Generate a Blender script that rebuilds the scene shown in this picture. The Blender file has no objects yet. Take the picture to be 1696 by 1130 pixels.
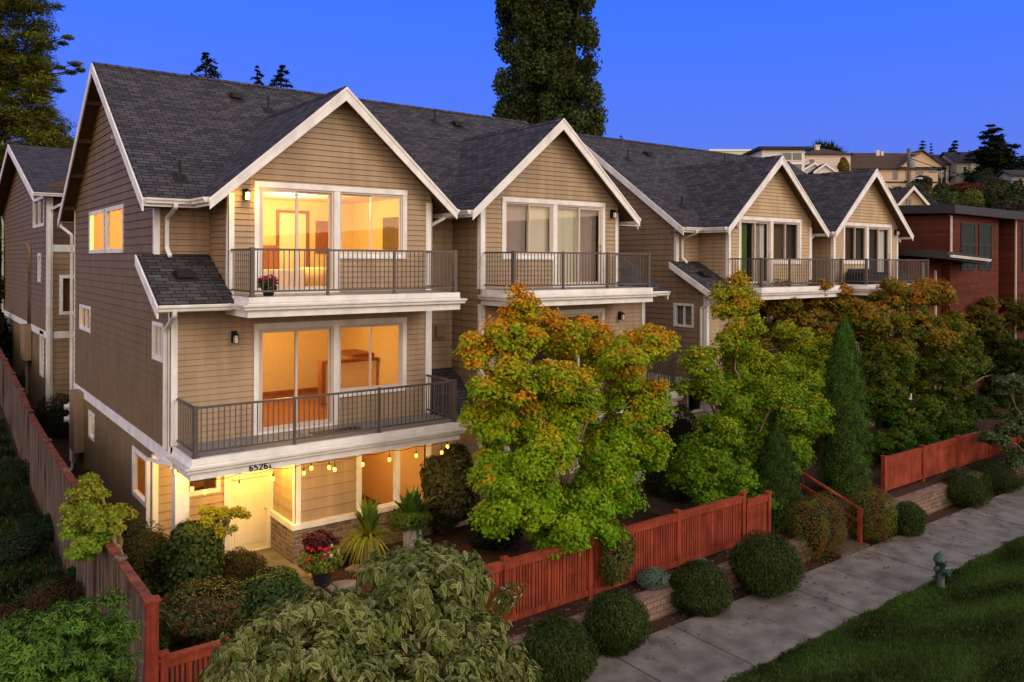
import bpy, math, random
import numpy as np
from mathutils import Vector
R = random.Random(7)
NR = np.random.default_rng(11)
C = bpy.context.scene.collection
scene = bpy.context.scene

# ------------------------------------------------------------------ camera
YAW = math.radians(37.11); F = 1330.7; CXp = 848.0; CYp = 431.5; ROLL = math.radians(0.242); HC = 7.0
cd = bpy.data.cameras.new('camera'); cam = bpy.data.objects.new('camera', cd); C.objects.link(cam)
cam.location = (0, 0, HC)
from mathutils import Matrix
cam.matrix_world = Matrix.Translation((0, 0, HC)) @ Matrix.Rotation(-YAW, 4, 'Z') @ Matrix.Rotation(math.radians(90), 4, 'X') @ Matrix.Rotation(ROLL, 4, 'Z')
cd.sensor_width = 36; cd.lens = 36 * F / 1696; cd.shift_y = -(565 - CYp) / 1696
cd.clip_start = 0.1; cd.clip_end = 3000
scene.camera = cam

# ------------------------------------------------------------------ world (dusk sky: blue ahead, after-glow behind the viewer)
w = bpy.data.worlds.new('World'); scene.world = w; w.use_nodes = True
nt = w.node_tree; nt.nodes.clear()
def N(t, **k):
    n = nt.nodes.new(t)
    for a, b in k.items():
        setattr(n, a, b)
    return n
wout = N('ShaderNodeOutputWorld'); bg = N('ShaderNodeBackground'); bg.inputs['Strength'].default_value = 1.0
tc = N('ShaderNodeTexCoord')
sky = N('ShaderNodeTexSky'); sky.sky_type = 'NISHITA'; sky.sun_disc = False
sky.sun_elevation = math.radians(2.5); sky.sun_rotation = math.radians(150)
sep = N('ShaderNodeSeparateXYZ'); nt.links.new(tc.outputs['Generated'], sep.inputs[0])
rz = N('ShaderNodeValToRGB'); nt.links.new(sep.outputs['Z'], rz.inputs[0])
e = rz.color_ramp.elements
e[0].position = 0.0; e[0].color = (0.115, 0.145, 0.50, 1)
e[1].position = 0.30; e[1].color = (0.033, 0.150, 0.92, 1)
x_ = rz.color_ramp.elements.new(0.13); x_.color = (0.080, 0.165, 0.76, 1)
x_ = rz.color_ramp.elements.new(0.9); x_.color = (0.10, 0.14, 0.45, 1)
GL = Vector((-0.42, -0.90, 0.18)).normalized()
dp = N('ShaderNodeVectorMath', operation='DOT_PRODUCT'); nt.links.new(tc.outputs['Generated'], dp.inputs[0]); dp.inputs[1].default_value = GL
mr = N('ShaderNodeMapRange'); mr.interpolation_type = 'SMOOTHSTEP'
mr.inputs['From Min'].default_value = -0.28; mr.inputs['From Max'].default_value = 0.50
nt.links.new(dp.outputs['Value'], mr.inputs['Value'])
glow = N('ShaderNodeValToRGB'); nt.links.new(sep.outputs['Z'], glow.inputs[0])
g = glow.color_ramp.elements
g[0].position = 0.0; g[0].color = (1.9, 1.30, 0.90, 1)
g[1].position = 0.75; g[1].color = (0.92, 0.86, 0.84, 1)
x_ = glow.color_ramp.elements.new(0.28); x_.color = (1.75, 1.42, 1.18, 1)
mx = N('ShaderNodeMix', data_type='RGBA'); mx.clamp_factor = True
nt.links.new(mr.outputs['Result'], mx.inputs[0]); nt.links.new(rz.outputs[0], mx.inputs[6]); nt.links.new(glow.outputs[0], mx.inputs[7])
ad = N('ShaderNodeMix', data_type='RGBA', blend_type='ADD'); ad.inputs[0].default_value = 0.012
nt.links.new(mx.outputs[2], ad.inputs[6]); nt.links.new(sky.outputs[0], ad.inputs[7])
nt.links.new(ad.outputs[2], bg.inputs['Color']); nt.links.new(bg.outputs[0], wout.inputs[0])

# ------------------------------------------------------------------ sun (wide and weak: the after-glow)
sd = bpy.data.lights.new('sun', 'SUN'); sun = bpy.data.objects.new('sun', sd); C.objects.link(sun)
sd.energy = 0.95; sd.angle = math.radians(28); sd.color = (1.0, 0.90, 0.77)
sun.rotation_euler = Vector((-0.40, 0.78, -0.42)).to_track_quat('-Z', 'Y').to_euler()

scene.view_settings.view_transform = 'Standard'; scene.view_settings.look = 'None'
scene.view_settings.exposure = 0.22; scene.view_settings.gamma = 1.0
scene.view_settings.use_curve_mapping = False
scene.cycles.max_bounces = 8; scene.cycles.transparent_max_bounces = 12
scene.cycles.use_denoising = True
scene.cycles.sample_clamp_indirect = 4.0
try:
    scene.cycles.denoiser = 'OPENIMAGEDENOISE'
except Exception:
    pass

# ------------------------------------------------------------------ pixel ray helper used only while laying the place out
_D = np.array([math.sin(YAW), math.cos(YAW), 0]); _R = np.array([math.cos(YAW), -math.sin(YAW), 0])
def at(px, py, **k):
    u, v = px - CXp, py - CYp
    c, s = math.cos(ROLL), math.sin(ROLL)
    u2, v2 = u * c + v * s, -u * s + v * c
    r = _D * F + _R * u2 + np.array([0, 0, -v2])
    a, cc = list(k.items())[0]
    t = cc / F if a == 'd' else (cc - (HC if a == 'z' else 0)) / r['xyz'.index(a)]
    return r * t + np.array([0, 0, HC])

# ------------------------------------------------------------------ object helpers
def tag(o, label=None, cat=None, group=None, kind=None):
    if label: o['label'] = label
    if cat: o['category'] = cat
    if group: o['group'] = group
    if kind: o['kind'] = kind
    return o
def empty(name, loc, label=None, cat=None, group=None):
    o = bpy.data.objects.new(name, None); C.objects.link(o); o.location = loc
    o.empty_display_size = 0.2
    return tag(o, label, cat, group)
def origin_of(o):
    v = Vector((0, 0, 0))
    while o is not None:
        v += o.location; o = o.parent
    return v
def copy_tree(o, parent=None):
    c = o.copy(); C.objects.link(c); c.parent = parent
    for ch in [x for x in bpy.data.objects if x.parent == o]:
        copy_tree(ch, c)
    return c
OFF = Vector((0, 0, 0))

class MB:
    def __init__(s): s.v = []; s.f = []; s.m = []; s.uv = []; s.sm = []
    def face(s, pts, m=0, uv=None, smooth=False):
        b = len(s.v); s.v += [tuple(p) for p in pts]; s.f.append(tuple(range(b, b + len(pts)))); s.m.append(m); s.uv.append(uv); s.sm.append(smooth)
    def mesh(s, vs, fs, m=0, smooth=False):
        b = len(s.v); s.v += [tuple(p) for p in vs]
        for f in fs: s.f.append(tuple(b + i for i in f)); s.m.append(m); s.uv.append(None); s.sm.append(smooth)
    def box(s, x0, x1, y0, y1, z0, z1, m=0):
        vs = [(x0,y0,z0),(x1,y0,z0),(x1,y1,z0),(x0,y1,z0),(x0,y0,z1),(x1,y0,z1),(x1,y1,z1),(x0,y1,z1)]
        s.mesh(vs, [(0,3,2,1),(4,5,6,7),(0,1,5,4),(1,2,6,5),(2,3,7,6),(3,0,4,7)], m)
    def prism(s, pts, off, m=0, mtop=None, mbot=None):
        """planar polygon pts extruded by vector off"""
        n = len(pts); a = [Vector(p) for p in pts]; b = [p + Vector(off) for p in a]
        s.face(a, m if mtop is None else mtop); s.face(list(reversed(b)), m if mbot is None else mbot)
        for i in range(n):
            j = (i + 1) % n; s.face([a[j], a[i], b[i], b[j]], m)
    def sweep(s, path, prof, m=0, up=(0, 0, 1), cap=True, smooth=False, scale=None):
        """prof: list of (side, up) offsets, swept along path with mitre-less frames"""
        P = [Vector(p) for p in path]; n = len(P); k = len(prof); rings = []; upv = Vector(up)
        for i, p in enumerate(P):
            t = (P[min(i + 1, n - 1)] - P[max(i - 1, 0)])
            t = t.normalized() if t.length > 1e-9 else Vector((0, 0, 1))
            sd_ = t.cross(upv)
            if sd_.length < 1e-3: sd_ = t.cross(Vector((0, 1, 0)))
            sd_.normalize(); u_ = sd_.cross(t).normalized()
            q = 1 if scale is None else scale[i]
            mit = 1.0
            if 0 < i < n - 1:
                c_ = (P[i+1]-P[i]).normalized().dot((P[i]-P[i-1]).normalized()); mit = 1/ max(0.35, math.sqrt(max(0.1,(1+c_)/2))) if abs(t.z) < 2 else 1
                mit = min(mit, 1.3)
            rings.append([p + sd_ * (a * q * mit) + u_ * (b * q) for a, b in prof])
        vs = [v for r in rings for v in r]; fs = []
        for i in range(n - 1):
            for j in range(k):
                j2 = (j + 1) % k
                fs.append((i*k + j, i*k + j2, (i+1)*k + j2, (i+1)*k + j))
        s.mesh(vs, fs, m, smooth)
        if cap:
            s.face(list(reversed(rings[0])), m); s.face(rings[-1], m)
    def tube(s, path, r, m=0, k=8, smooth=True, scale=None):
        s.sweep(path, [(r*math.cos(2*math.pi*i/k), r*math.sin(2*math.pi*i/k)) for i in range(k)], m, smooth=smooth, scale=scale)
    def rect(s, path, a, b, m=0, up=(0,0,1)):
        s.sweep(path, [(-a/2,-b/2),(a/2,-b/2),(a/2,b/2),(-a/2,b/2)], m, up=up)
    def lathe(s, c, prof, m=0, k=16, smooth=True):
        """prof: list of (r,z)"""
        vs = []; fs = []; n = len(prof)
        for r, z in prof:
            for i in range(k):
                a = 2*math.pi*i/k; vs.append((c[0] + r*math.cos(a), c[1] + r*math.sin(a), c[2] + z))
        for j in range(n-1):
            for i in range(k):
                i2 = (i+1) % k; fs.append((j*k+i, j*k+i2, (j+1)*k+i2, (j+1)*k+i))
        s.mesh(vs, fs, m, smooth)
        if prof[0][0] > 1e-4: s.face([vs[i] for i in reversed(range(k))], m)
        if prof[-1][0] > 1e-4: s.face([vs[(n-1)*k+i] for i in range(k)], m)
    def ball(s, c, r, m=0, k=12, rz=None, jit=0, rng=None):
        rz = rz or r; vs = [(c[0], c[1], c[2]-rz)]; fs = []; n = k//2
        for j in range(1, n):
            a = math.pi*j/n - math.pi/2
            for i in range(k):
                b = 2*math.pi*i/k; q = 1 + (rng.uniform(-jit, jit) if jit else 0)
                vs.append((c[0]+r*q*math.cos(a)*math.cos(b), c[1]+r*q*math.cos(a)*math.sin(b), c[2]+rz*q*math.sin(a)))
        vs.append((c[0], c[1], c[2]+rz)); T = len(vs)-1
        for i in range(k):
            i2 = (i+1)%k; fs.append((0, 1+i2, 1+i)); fs.append((T, T-k+i, T-k+i2))
            for j in range(n-2): fs.append((1+j*k+i, 1+j*k+i2, 1+(j+1)*k+i2, 1+(j+1)*k+i))
        s.mesh(vs, fs, m, True)
    def cyl(s, p0, p1, r, m=0, k=12):
        s.tube([p0, p1], r, m, k)
    def build(s, name, mats, parent=None, off=True):
        if not s.f: return None
        if not isinstance(mats, (list, tuple)): mats = [mats]
        me = bpy.data.meshes.new(name)
        o0 = origin_of(parent) if parent else Vector((0,0,0))
        d = (OFF if off else Vector((0,0,0))) - o0
        if parent is None:
            xs = [v[0] for v in s.v]; ys = [v[1] for v in s.v]; zs = [v[2] for v in s.v]
            base = Vector(((min(xs)+max(xs))/2, (min(ys)+max(ys))/2, min(zs))) + OFF*(1 if off else 0)
            d = d - base
        vs = [(v[0]+d.x, v[1]+d.y, v[2]+d.z) for v in s.v]
        me.from_pydata(vs, [], s.f)
        for m_ in mats: me.materials.append(m_)
        if len(mats) > 1: me.polygons.foreach_set('material_index', s.m)
        me.polygons.foreach_set('use_smooth', s.sm)
        uvl = me.uv_layers.new(name='UVMap'); arr = np.zeros((len(me.loops), 2), np.float32); li = 0
        V = s.v
        for f, uv in zip(s.f, s.uv):
            if uv is not None:
                for q in uv: arr[li] = q; li += 1
            else:
                a, b_, c_ = Vector(V[f[0]]), Vector(V[f[1]]), Vector(V[f[2]])
                n = (b_-a).cross(c_-b_)
                ax, ay, az = abs(n.x), abs(n.y), abs(n.z)
                for i in f:
                    p = V[i]
                    if az >= ax and az >= ay: arr[li] = (p[0], p[1])
                    elif ay >= ax: arr[li] = (p[0], p[2])
                    else: arr[li] = (p[1], p[2])
                    li += 1
        uvl.data.foreach_set('uv', arr.ravel())
        me.update()
        o = bpy.data.objects.new(name, me); C.objects.link(o)
        if parent is not None: o.parent = parent
        else: o.location = base
        return o

# ------------------------------------------------------------------ materials
def mat(name, col, rough=0.7, metal=0.0, var=0.12, scale=8.0, bump=0.0, bscale=60, spec=None, coord='Object'):
    m = bpy.data.materials.new(name); m.use_nodes = True; t = m.node_tree; b = t.nodes['Principled BSDF']
    b.inputs['Roughness'].default_value = rough; b.inputs['Metallic'].default_value = metal
    b.inputs['Specular IOR Level'].default_value = (0.15 if rough > 0.5 else 0.35) if spec is None else spec
    tcn = t.nodes.new('ShaderNodeTexCoord')
    nz = t.nodes.new('ShaderNodeTexNoise'); nz.inputs['Scale'].default_value = scale; nz.inputs['Detail'].default_value = 6
    t.links.new(tcn.outputs[coord], nz.inputs['Vector'])
    cr = t.nodes.new('ShaderNodeValToRGB'); t.links.new(nz.outputs['Fac'], cr.inputs[0])
    cr.color_ramp.elements[0].position = 0.3; cr.color_ramp.elements[1].position = 0.7
    cr.color_ramp.elements[0].color = (*[c*(1-var) for c in col], 1); cr.color_ramp.elements[1].color = (*[min(1, c*(1+var)) for c in col], 1)
    t.links.new(cr.outputs[0], b.inputs['Base Color'])
    if bump:
        n2 = t.nodes.new('ShaderNodeTexNoise'); n2.inputs['Scale'].default_value = bscale; n2.inputs['Detail'].default_value = 4
        t.links.new(tcn.outputs[coord], n2.inputs['Vector'])
        bp = t.nodes.new('ShaderNodeBump'); bp.inputs['Strength'].default_value = bump; bp.inputs['Distance'].default_value = 0.01
        t.links.new(n2.outputs['Fac'], bp.inputs['Height']); t.links.new(bp.outputs[0], b.inputs['Normal'])
    return m
def emis(name, col, strength):
    m = bpy.data.materials.new(name); m.use_nodes = True; b = m.node_tree.nodes['Principled BSDF']
    b.inputs['Base Color'].default_value = (*col, 1); b.inputs['Emission Color'].default_value = (*col, 1); b.inputs['Emission Strength'].default_value = strength
    return m
def brickmat(name, c1, c2, mort, bw, rh, ms, rough=0.85, bump=0.5, dist=0.006, offset=0.5, noise=0.0, var=0.25, squash=1.0, sq_f=2, saw=False):
    m = bpy.data.materials.new(name); m.use_nodes = True; t = m.node_tree; b = t.nodes['Principled BSDF']
    b.inputs['Roughness'].default_value = rough; b.inputs['Specular IOR Level'].default_value = 0.12
    uv = t.nodes.new('ShaderNodeTexCoord'); vec = uv.outputs['UV']
    if noise:
        nz = t.nodes.new('ShaderNodeTexNoise'); nz.inputs['Scale'].default_value = 3.5; t.links.new(vec, nz.inputs['Vector'])
        sb = t.nodes.new('ShaderNodeVectorMath'); sb.operation = 'SUBTRACT'; t.links.new(nz.outputs['Color'], sb.inputs[0]); sb.inputs[1].default_value = (.5,.5,.5)
        sc = t.nodes.new('ShaderNodeVectorMath'); sc.operation = 'SCALE'; t.links.new(sb.outputs[0], sc.inputs[0]); sc.inputs['Scale'].default_value = noise
        ad_ = t.nodes.new('ShaderNodeVectorMath'); t.links.new(vec, ad_.inputs[0]); t.links.new(sc.outputs[0], ad_.inputs[1]); vec = ad_.outputs[0]
    br = t.nodes.new('ShaderNodeTexBrick'); t.links.new(vec, br.inputs['Vector'])
    br.offset = offset; br.squash = squash; br.squash_frequency = sq_f
    br.inputs['Scale'].default_value = 1; br.inputs['Brick Width'].default_value = bw; br.inputs['Row Height'].default_value = rh
    br.inputs['Mortar Size'].default_value = ms; br.inputs['Mortar Smooth'].default_value = 0.1; br.inputs['Bias'].default_value = 0
    br.inputs['Color1'].default_value = (*c1, 1); br.inputs['Color2'].default_value = (*c2, 1); br.inputs['Mortar'].default_value = (*mort, 1)
    n2 = t.nodes.new('ShaderNodeTexNoise'); n2.inputs['Scale'].default_value = 2.2; n2.inputs['Detail'].default_value = 8; n2.inputs['Roughness'].default_value = 0.75
    t.links.new(uv.outputs['UV'], n2.inputs['Vector'])
    mp = t.nodes.new('ShaderNodeMapRange'); mp.inputs['From Min'].default_value = 0.3; mp.inputs['From Max'].default_value = 0.7
    mp.inputs['To Min'].default_value = 1-var; mp.inputs['To Max'].default_value = 1+var; t.links.new(n2.outputs['Fac'], mp.inputs['Value'])
    mu = t.nodes.new('ShaderNodeVectorMath'); mu.operation = 'SCALE'; t.links.new(br.outputs['Color'], mu.inputs[0]); t.links.new(mp.outputs[0], mu.inputs['Scale'])
    t.links.new(mu.outputs[0], b.inputs['Base Color'])
    n3 = t.nodes.new('ShaderNodeTexNoise'); n3.inputs['Scale'].default_value = 60; t.links.new(uv.outputs['UV'], n3.inputs['Vector'])
    inv = t.nodes.new('ShaderNodeMath'); inv.operation = 'SUBTRACT'; inv.inputs[0].default_value = 1; t.links.new(br.outputs['Fac'], inv.inputs[1])
    ad2 = t.nodes.new('ShaderNodeMath'); ad2.operation = 'MULTIPLY_ADD'; t.links.new(n3.outputs['Fac'], ad2.inputs[0]); ad2.inputs[1].default_value = 0.35; t.links.new(inv.outputs[0], ad2.inputs[2])
    hgt = ad2.outputs[0]
    if saw:      # each course lifts towards its butt edge
        sp = t.nodes.new('ShaderNodeSeparateXYZ'); t.links.new(uv.outputs['UV'], sp.inputs[0])
        dv = t.nodes.new('ShaderNodeMath'); dv.operation = 'DIVIDE'; t.links.new(sp.outputs['Y'], dv.inputs[0]); dv.inputs[1].default_value = rh
        fr = t.nodes.new('ShaderNodeMath'); fr.operation = 'FRACT'; t.links.new(dv.outputs[0], fr.inputs[0])
        s2 = t.nodes.new('ShaderNodeMath'); s2.operation = 'SUBTRACT'; t.links.new(hgt, s2.inputs[0]); t.links.new(fr.outputs[0], s2.inputs[1]); hgt = s2.outputs[0]
    bp = t.nodes.new('ShaderNodeBump'); bp.inputs['Strength'].default_value = bump; bp.inputs['Distance'].default_value = dist
    t.links.new(hgt, bp.inputs['Height']); t.links.new(bp.outputs[0], b.inputs['Normal'])
    return m
def glassmat(name, tint=(1,1,1), refl=1.0):
    m = bpy.data.materials.new(name); m.use_nodes = True; t = m.node_tree
    for n in list(t.nodes):
        if n.type == 'BSDF_PRINCIPLED': t.nodes.remove(n)
    o = [n for n in t.nodes if n.type == 'OUTPUT_MATERIAL'][0]
    tr = t.nodes.new('ShaderNodeBsdfTransparent'); tr.inputs[0].default_value = (*tint, 1)
    gl = t.nodes.new('ShaderNodeBsdfGlossy'); gl.inputs['Roughness'].default_value = 0.015; gl.inputs['Color'].default_value = (refl, refl, refl, 1)
    lw = t.nodes.new('ShaderNodeLayerWeight'); lw.inputs['Blend'].default_value = 0.5
    pw = t.nodes.new('ShaderNodeMath'); pw.operation = 'POWER'; t.links.new(lw.outputs['Facing'], pw.inputs[0]); pw.inputs[1].default_value = 4.5
    fr = t.nodes.new('ShaderNodeMath'); fr.operation = 'MULTIPLY_ADD'; t.links.new(pw.outputs[0], fr.inputs[0]); fr.inputs[1].default_value = 0.07; fr.inputs[2].default_value = 0.045
    mxn = t.nodes.new('ShaderNodeMixShader'); t.links.new(fr.outputs[0], mxn.inputs[0]); t.links.new(tr.outputs[0], mxn.inputs[1]); t.links.new(gl.outputs[0], mxn.inputs[2])
    t.links.new(mxn.outputs[0], o.inputs['Surface'])
    return m
def leafmat(name, rough=0.55, trans=0.25, spec=0.05):
    m = bpy.data.materials.new(name); m.use_nodes = True; t = m.node_tree; b = t.nodes['Principled BSDF']
    o = [n for n in t.nodes if n.type == 'OUTPUT_MATERIAL'][0]
    at_ = t.nodes.new('ShaderNodeAttribute'); at_.attribute_name = 'Col'
    b.inputs['Roughness'].default_value = rough; b.inputs['Specular IOR Level'].default_value = spec
    t.links.new(at_.outputs['Color'], b.inputs['Base Color'])
    tl = t.nodes.new('ShaderNodeBsdfTranslucent'); t.links.new(at_.outputs['Color'], tl.inputs['Color'])
    ms = t.nodes.new('ShaderNodeMixShader'); ms.inputs[0].default_value = trans
    t.links.new(b.outputs[0], ms.inputs[1]); t.links.new(tl.outputs[0], ms.inputs[2]); t.links.new(ms.outputs[0], o.inputs['Surface'])
    return m

def streaks(m, lo=0.86, hi=1.05, sx=5.0, sz=0.35):
    t = m.node_tree; b = t.nodes['Principled BSDF']; l = b.inputs['Base Color'].links[0]; src = l.from_socket
    tcn = [n for n in t.nodes if n.type == 'TEX_COORD'][0]; mp = t.nodes.new('ShaderNodeMapping'); mp.inputs['Scale'].default_value = (sx, sx, sz); t.links.new(tcn.outputs['Object'], mp.inputs['Vector'])
    nz = t.nodes.new('ShaderNodeTexNoise'); nz.inputs['Scale'].default_value = 1.0; nz.inputs['Detail'].default_value = 5; t.links.new(mp.outputs[0], nz.inputs['Vector'])
    mr_ = t.nodes.new('ShaderNodeMapRange'); mr_.inputs['From Min'].default_value = 0.35; mr_.inputs['From Max'].default_value = 0.65; mr_.inputs['To Min'].default_value = lo; mr_.inputs['To Max'].default_value = hi; t.links.new(nz.outputs['Fac'], mr_.inputs['Value'])
    sc = t.nodes.new('ShaderNodeVectorMath'); sc.operation = 'SCALE'; t.links.new(src, sc.inputs[0]); t.links.new(mr_.outputs[0], sc.inputs['Scale']); t.links.new(sc.outputs[0], b.inputs['Base Color'])
    return m
M = {}
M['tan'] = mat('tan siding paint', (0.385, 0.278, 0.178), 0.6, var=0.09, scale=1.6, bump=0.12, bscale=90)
M['tan2'] = mat('tan siding paint with brighter light', (0.50, 0.365, 0.225), 0.6, var=0.08, scale=1.6, bump=0.12, bscale=90)  # lighter tan paint with the row's brighter light also put into the colour
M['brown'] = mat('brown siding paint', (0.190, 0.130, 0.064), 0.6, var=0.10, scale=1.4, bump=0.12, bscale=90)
M['mauve'] = mat('mauve brown siding paint', (0.29, 0.198, 0.122), 0.6, var=0.09, scale=1.4, bump=0.12, bscale=90)
M['white'] = mat('white trim paint', (0.82, 0.80, 0.78), 0.55, var=0.07, scale=2.5, bump=0.05)
M['gutter'] = mat('white gutter enamel', (0.80, 0.78, 0.75), 0.4, var=0.07, scale=2.0)
M['vinyl'] = mat('almond vinyl frame', (0.62, 0.52, 0.45), 0.4, var=0.03)
for k_ in ('tan', 'tan2', 'brown', 'mauve'): streaks(M[k_])
for k_ in ('white', 'gutter'): streaks(M[k_], 0.84, 1.02, 3.0, 1.2)
M['soffit'] = mat('brown stained soffit', (0.10, 0.055, 0.03), 0.7, var=0.2, scale=3)
M['shingle'] = brickmat('dark asphalt shingles', (0.036, 0.034, 0.038), (0.078, 0.073, 0.078), (0.008, 0.008, 0.009), 0.31, 0.142, 0.011, 0.9, 0.8, 0.014, 0.37, var=0.22, saw=True)  # dark course lines put the shadow under each shingle butt into the colour
M['stone'] = brickmat('stacked ledge stone', (0.27, 0.19, 0.14), (0.12, 0.095, 0.085), (0.33, 0.29, 0.25), 0.36, 0.115, 0.012, 0.85, 1.0, 0.03, 0.4, noise=0.14, var=0.35, squash=0.6, sq_f=3)
M['block'] = brickmat('retaining wall block', (0.27, 0.17, 0.125), (0.17, 0.115, 0.09), (0.07, 0.05, 0.045), 0.22, 0.13, 0.008, 0.9, 1.0, 0.02, 0.5, noise=0.03, var=0.35)
M['rail'] = mat('taupe powder coated rail', (0.115, 0.095, 0.085), 0.4, 0.3, var=0.05)
M['deck'] = mat('grey vinyl deck membrane', (0.24, 0.225, 0.225), 0.7, var=0.15, scale=5, bump=0.2)
M['black'] = mat('black metal', (0.015, 0.014, 0.014), 0.45, 0.4, var=0.1)
M['rubber'] = mat('black roof flashing', (0.02, 0.018, 0.018), 0.6, var=0.1)
M['lampglass'] = mat('frosted lamp glass', (0.75, 0.70, 0.6), 0.3, var=0.03)
M['bulbwarm'] = emis('warm bulb', (1.0, 0.52, 0.14), 14)
M['glass'] = glassmat('window glass', (0.96, 0.97, 0.96))
M['wallwarm'] = mat('cream interior paint', (0.82, 0.62, 0.33), 0.8, var=0.03)
M['ceilwarm'] = mat('white interior ceiling', (0.85, 0.75, 0.6), 0.8, var=0.02)
M['floorwood'] = brickmat('cherry strip floor', (0.36, 0.13, 0.045), (0.28, 0.095, 0.03), (0.10, 0.03, 0.01), 1.1, 0.08, 0.003, 0.35, 0.2, 0.002, 0.37, var=0.15)
M['woodtrim'] = mat('cherry wood trim', (0.30, 0.10, 0.03), 0.4, var=0.2, scale=3)
M['roomdark'] = mat('unlit room paint', (0.22, 0.18, 0.15), 0.9, var=0.03)
M['doorpaint'] = mat('cream door paint', (0.80, 0.72, 0.55), 0.4, var=0.02)
for k_ in ('concrete',): pass
M['redfence'] = streaks(mat('barn red fence stain', (0.25, 0.045, 0.021), 0.7, var=0.30, scale=2.2, bump=0.3, bscale=40), 0.7, 1.15, 16.0, 0.8)
M['redcap'] = streaks(mat('faded red fence cap', (0.17, 0.05, 0.032), 0.8, var=0.3, scale=3), 0.7, 1.2, 6, 6)
def woodgrey():
    m = mat('weathered cedar board', (0.22, 0.165, 0.13), 0.85, var=0.3, scale=3, bump=0.4, bscale=30)
    t = m.node_tree; nz = [n for n in t.nodes if n.type == 'TEX_NOISE'][0]
    mp = t.nodes.new('ShaderNodeMapping'); mp.inputs['Scale'].default_value = (3.5, 3.5, 0.28)
    tcn = [n for n in t.nodes if n.type == 'TEX_COORD'][0]
    t.links.new(tcn.outputs['Object'], mp.inputs['Vector']); t.links.new(mp.outputs[0], nz.inputs['Vector'])
    cr = [n for n in t.nodes if n.type == 'VALTORGB'][0]
    cr.color_ramp.elements[0].color = (0.065, 0.036, 0.02, 1); cr.color_ramp.elements[1].color = (0.17, 0.125, 0.09, 1)
    cr.color_ramp.elements[0].position = 0.40; cr.color_ramp.elements[1].position = 0.58
    return m
M['cedar'] = woodgrey()
M['concrete'] = mat('worn sidewalk concrete', (0.148, 0.130, 0.115), 0.9, var=0.34, scale=2.2, bump=0.6, bscale=120)
M['soil'] = mat('dark bark mulch', (0.050, 0.024, 0.016), 1.0, var=0.6, scale=14, bump=1.0, bscale=45)
M['flagstone'] = mat('pale flagstone', (0.30, 0.24, 0.20), 0.85, var=0.2, scale=4, bump=0.3)
M['lawn'] = mat('lawn soil and thatch', (0.028, 0.042, 0.010), 1.0, var=0.5, scale=2.0, bump=0.6, bscale=60)
M['bark'] = mat('tree bark', (0.10, 0.06, 0.035), 0.9, var=0.35, scale=9, bump=0.6, bscale=35)
M['barklight'] = mat('smooth maple bark', (0.22, 0.15, 0.09), 0.8, var=0.3, scale=7, bump=0.4)
M['leaf'] = leafmat('leaf', 0.6, 0.33, 0.05)
M['leafgloss'] = leafmat('glossy leaf', 0.45, 0.18, 0.08)
M['needle'] = leafmat('needle', 0.8, 0.12, 0.03)
M['terracotta'] = mat('terracotta', (0.35, 0.10, 0.05), 0.7)
M['potblack'] = mat('black glazed pot', (0.02, 0.02, 0.022), 0.3)
M['redplastic'] = mat('red enamel', (0.16, 0.012, 0.01), 0.3)
M['cedarred'] = brickmat('red cedar cladding', (0.125, 0.032, 0.019), (0.08, 0.021, 0.013), (0.03, 0.008, 0.005), 2.6, 0.13, 0.006, 0.7, 0.4, 0.008, 0.37, var=0.25)
M['darkmetal'] = mat('dark metal roof edge', (0.035, 0.030, 0.030), 0.5, 0.2)
M['wood'] = mat('pole wood', (0.16, 0.12, 0.09), 0.9, var=0.3)
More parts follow.
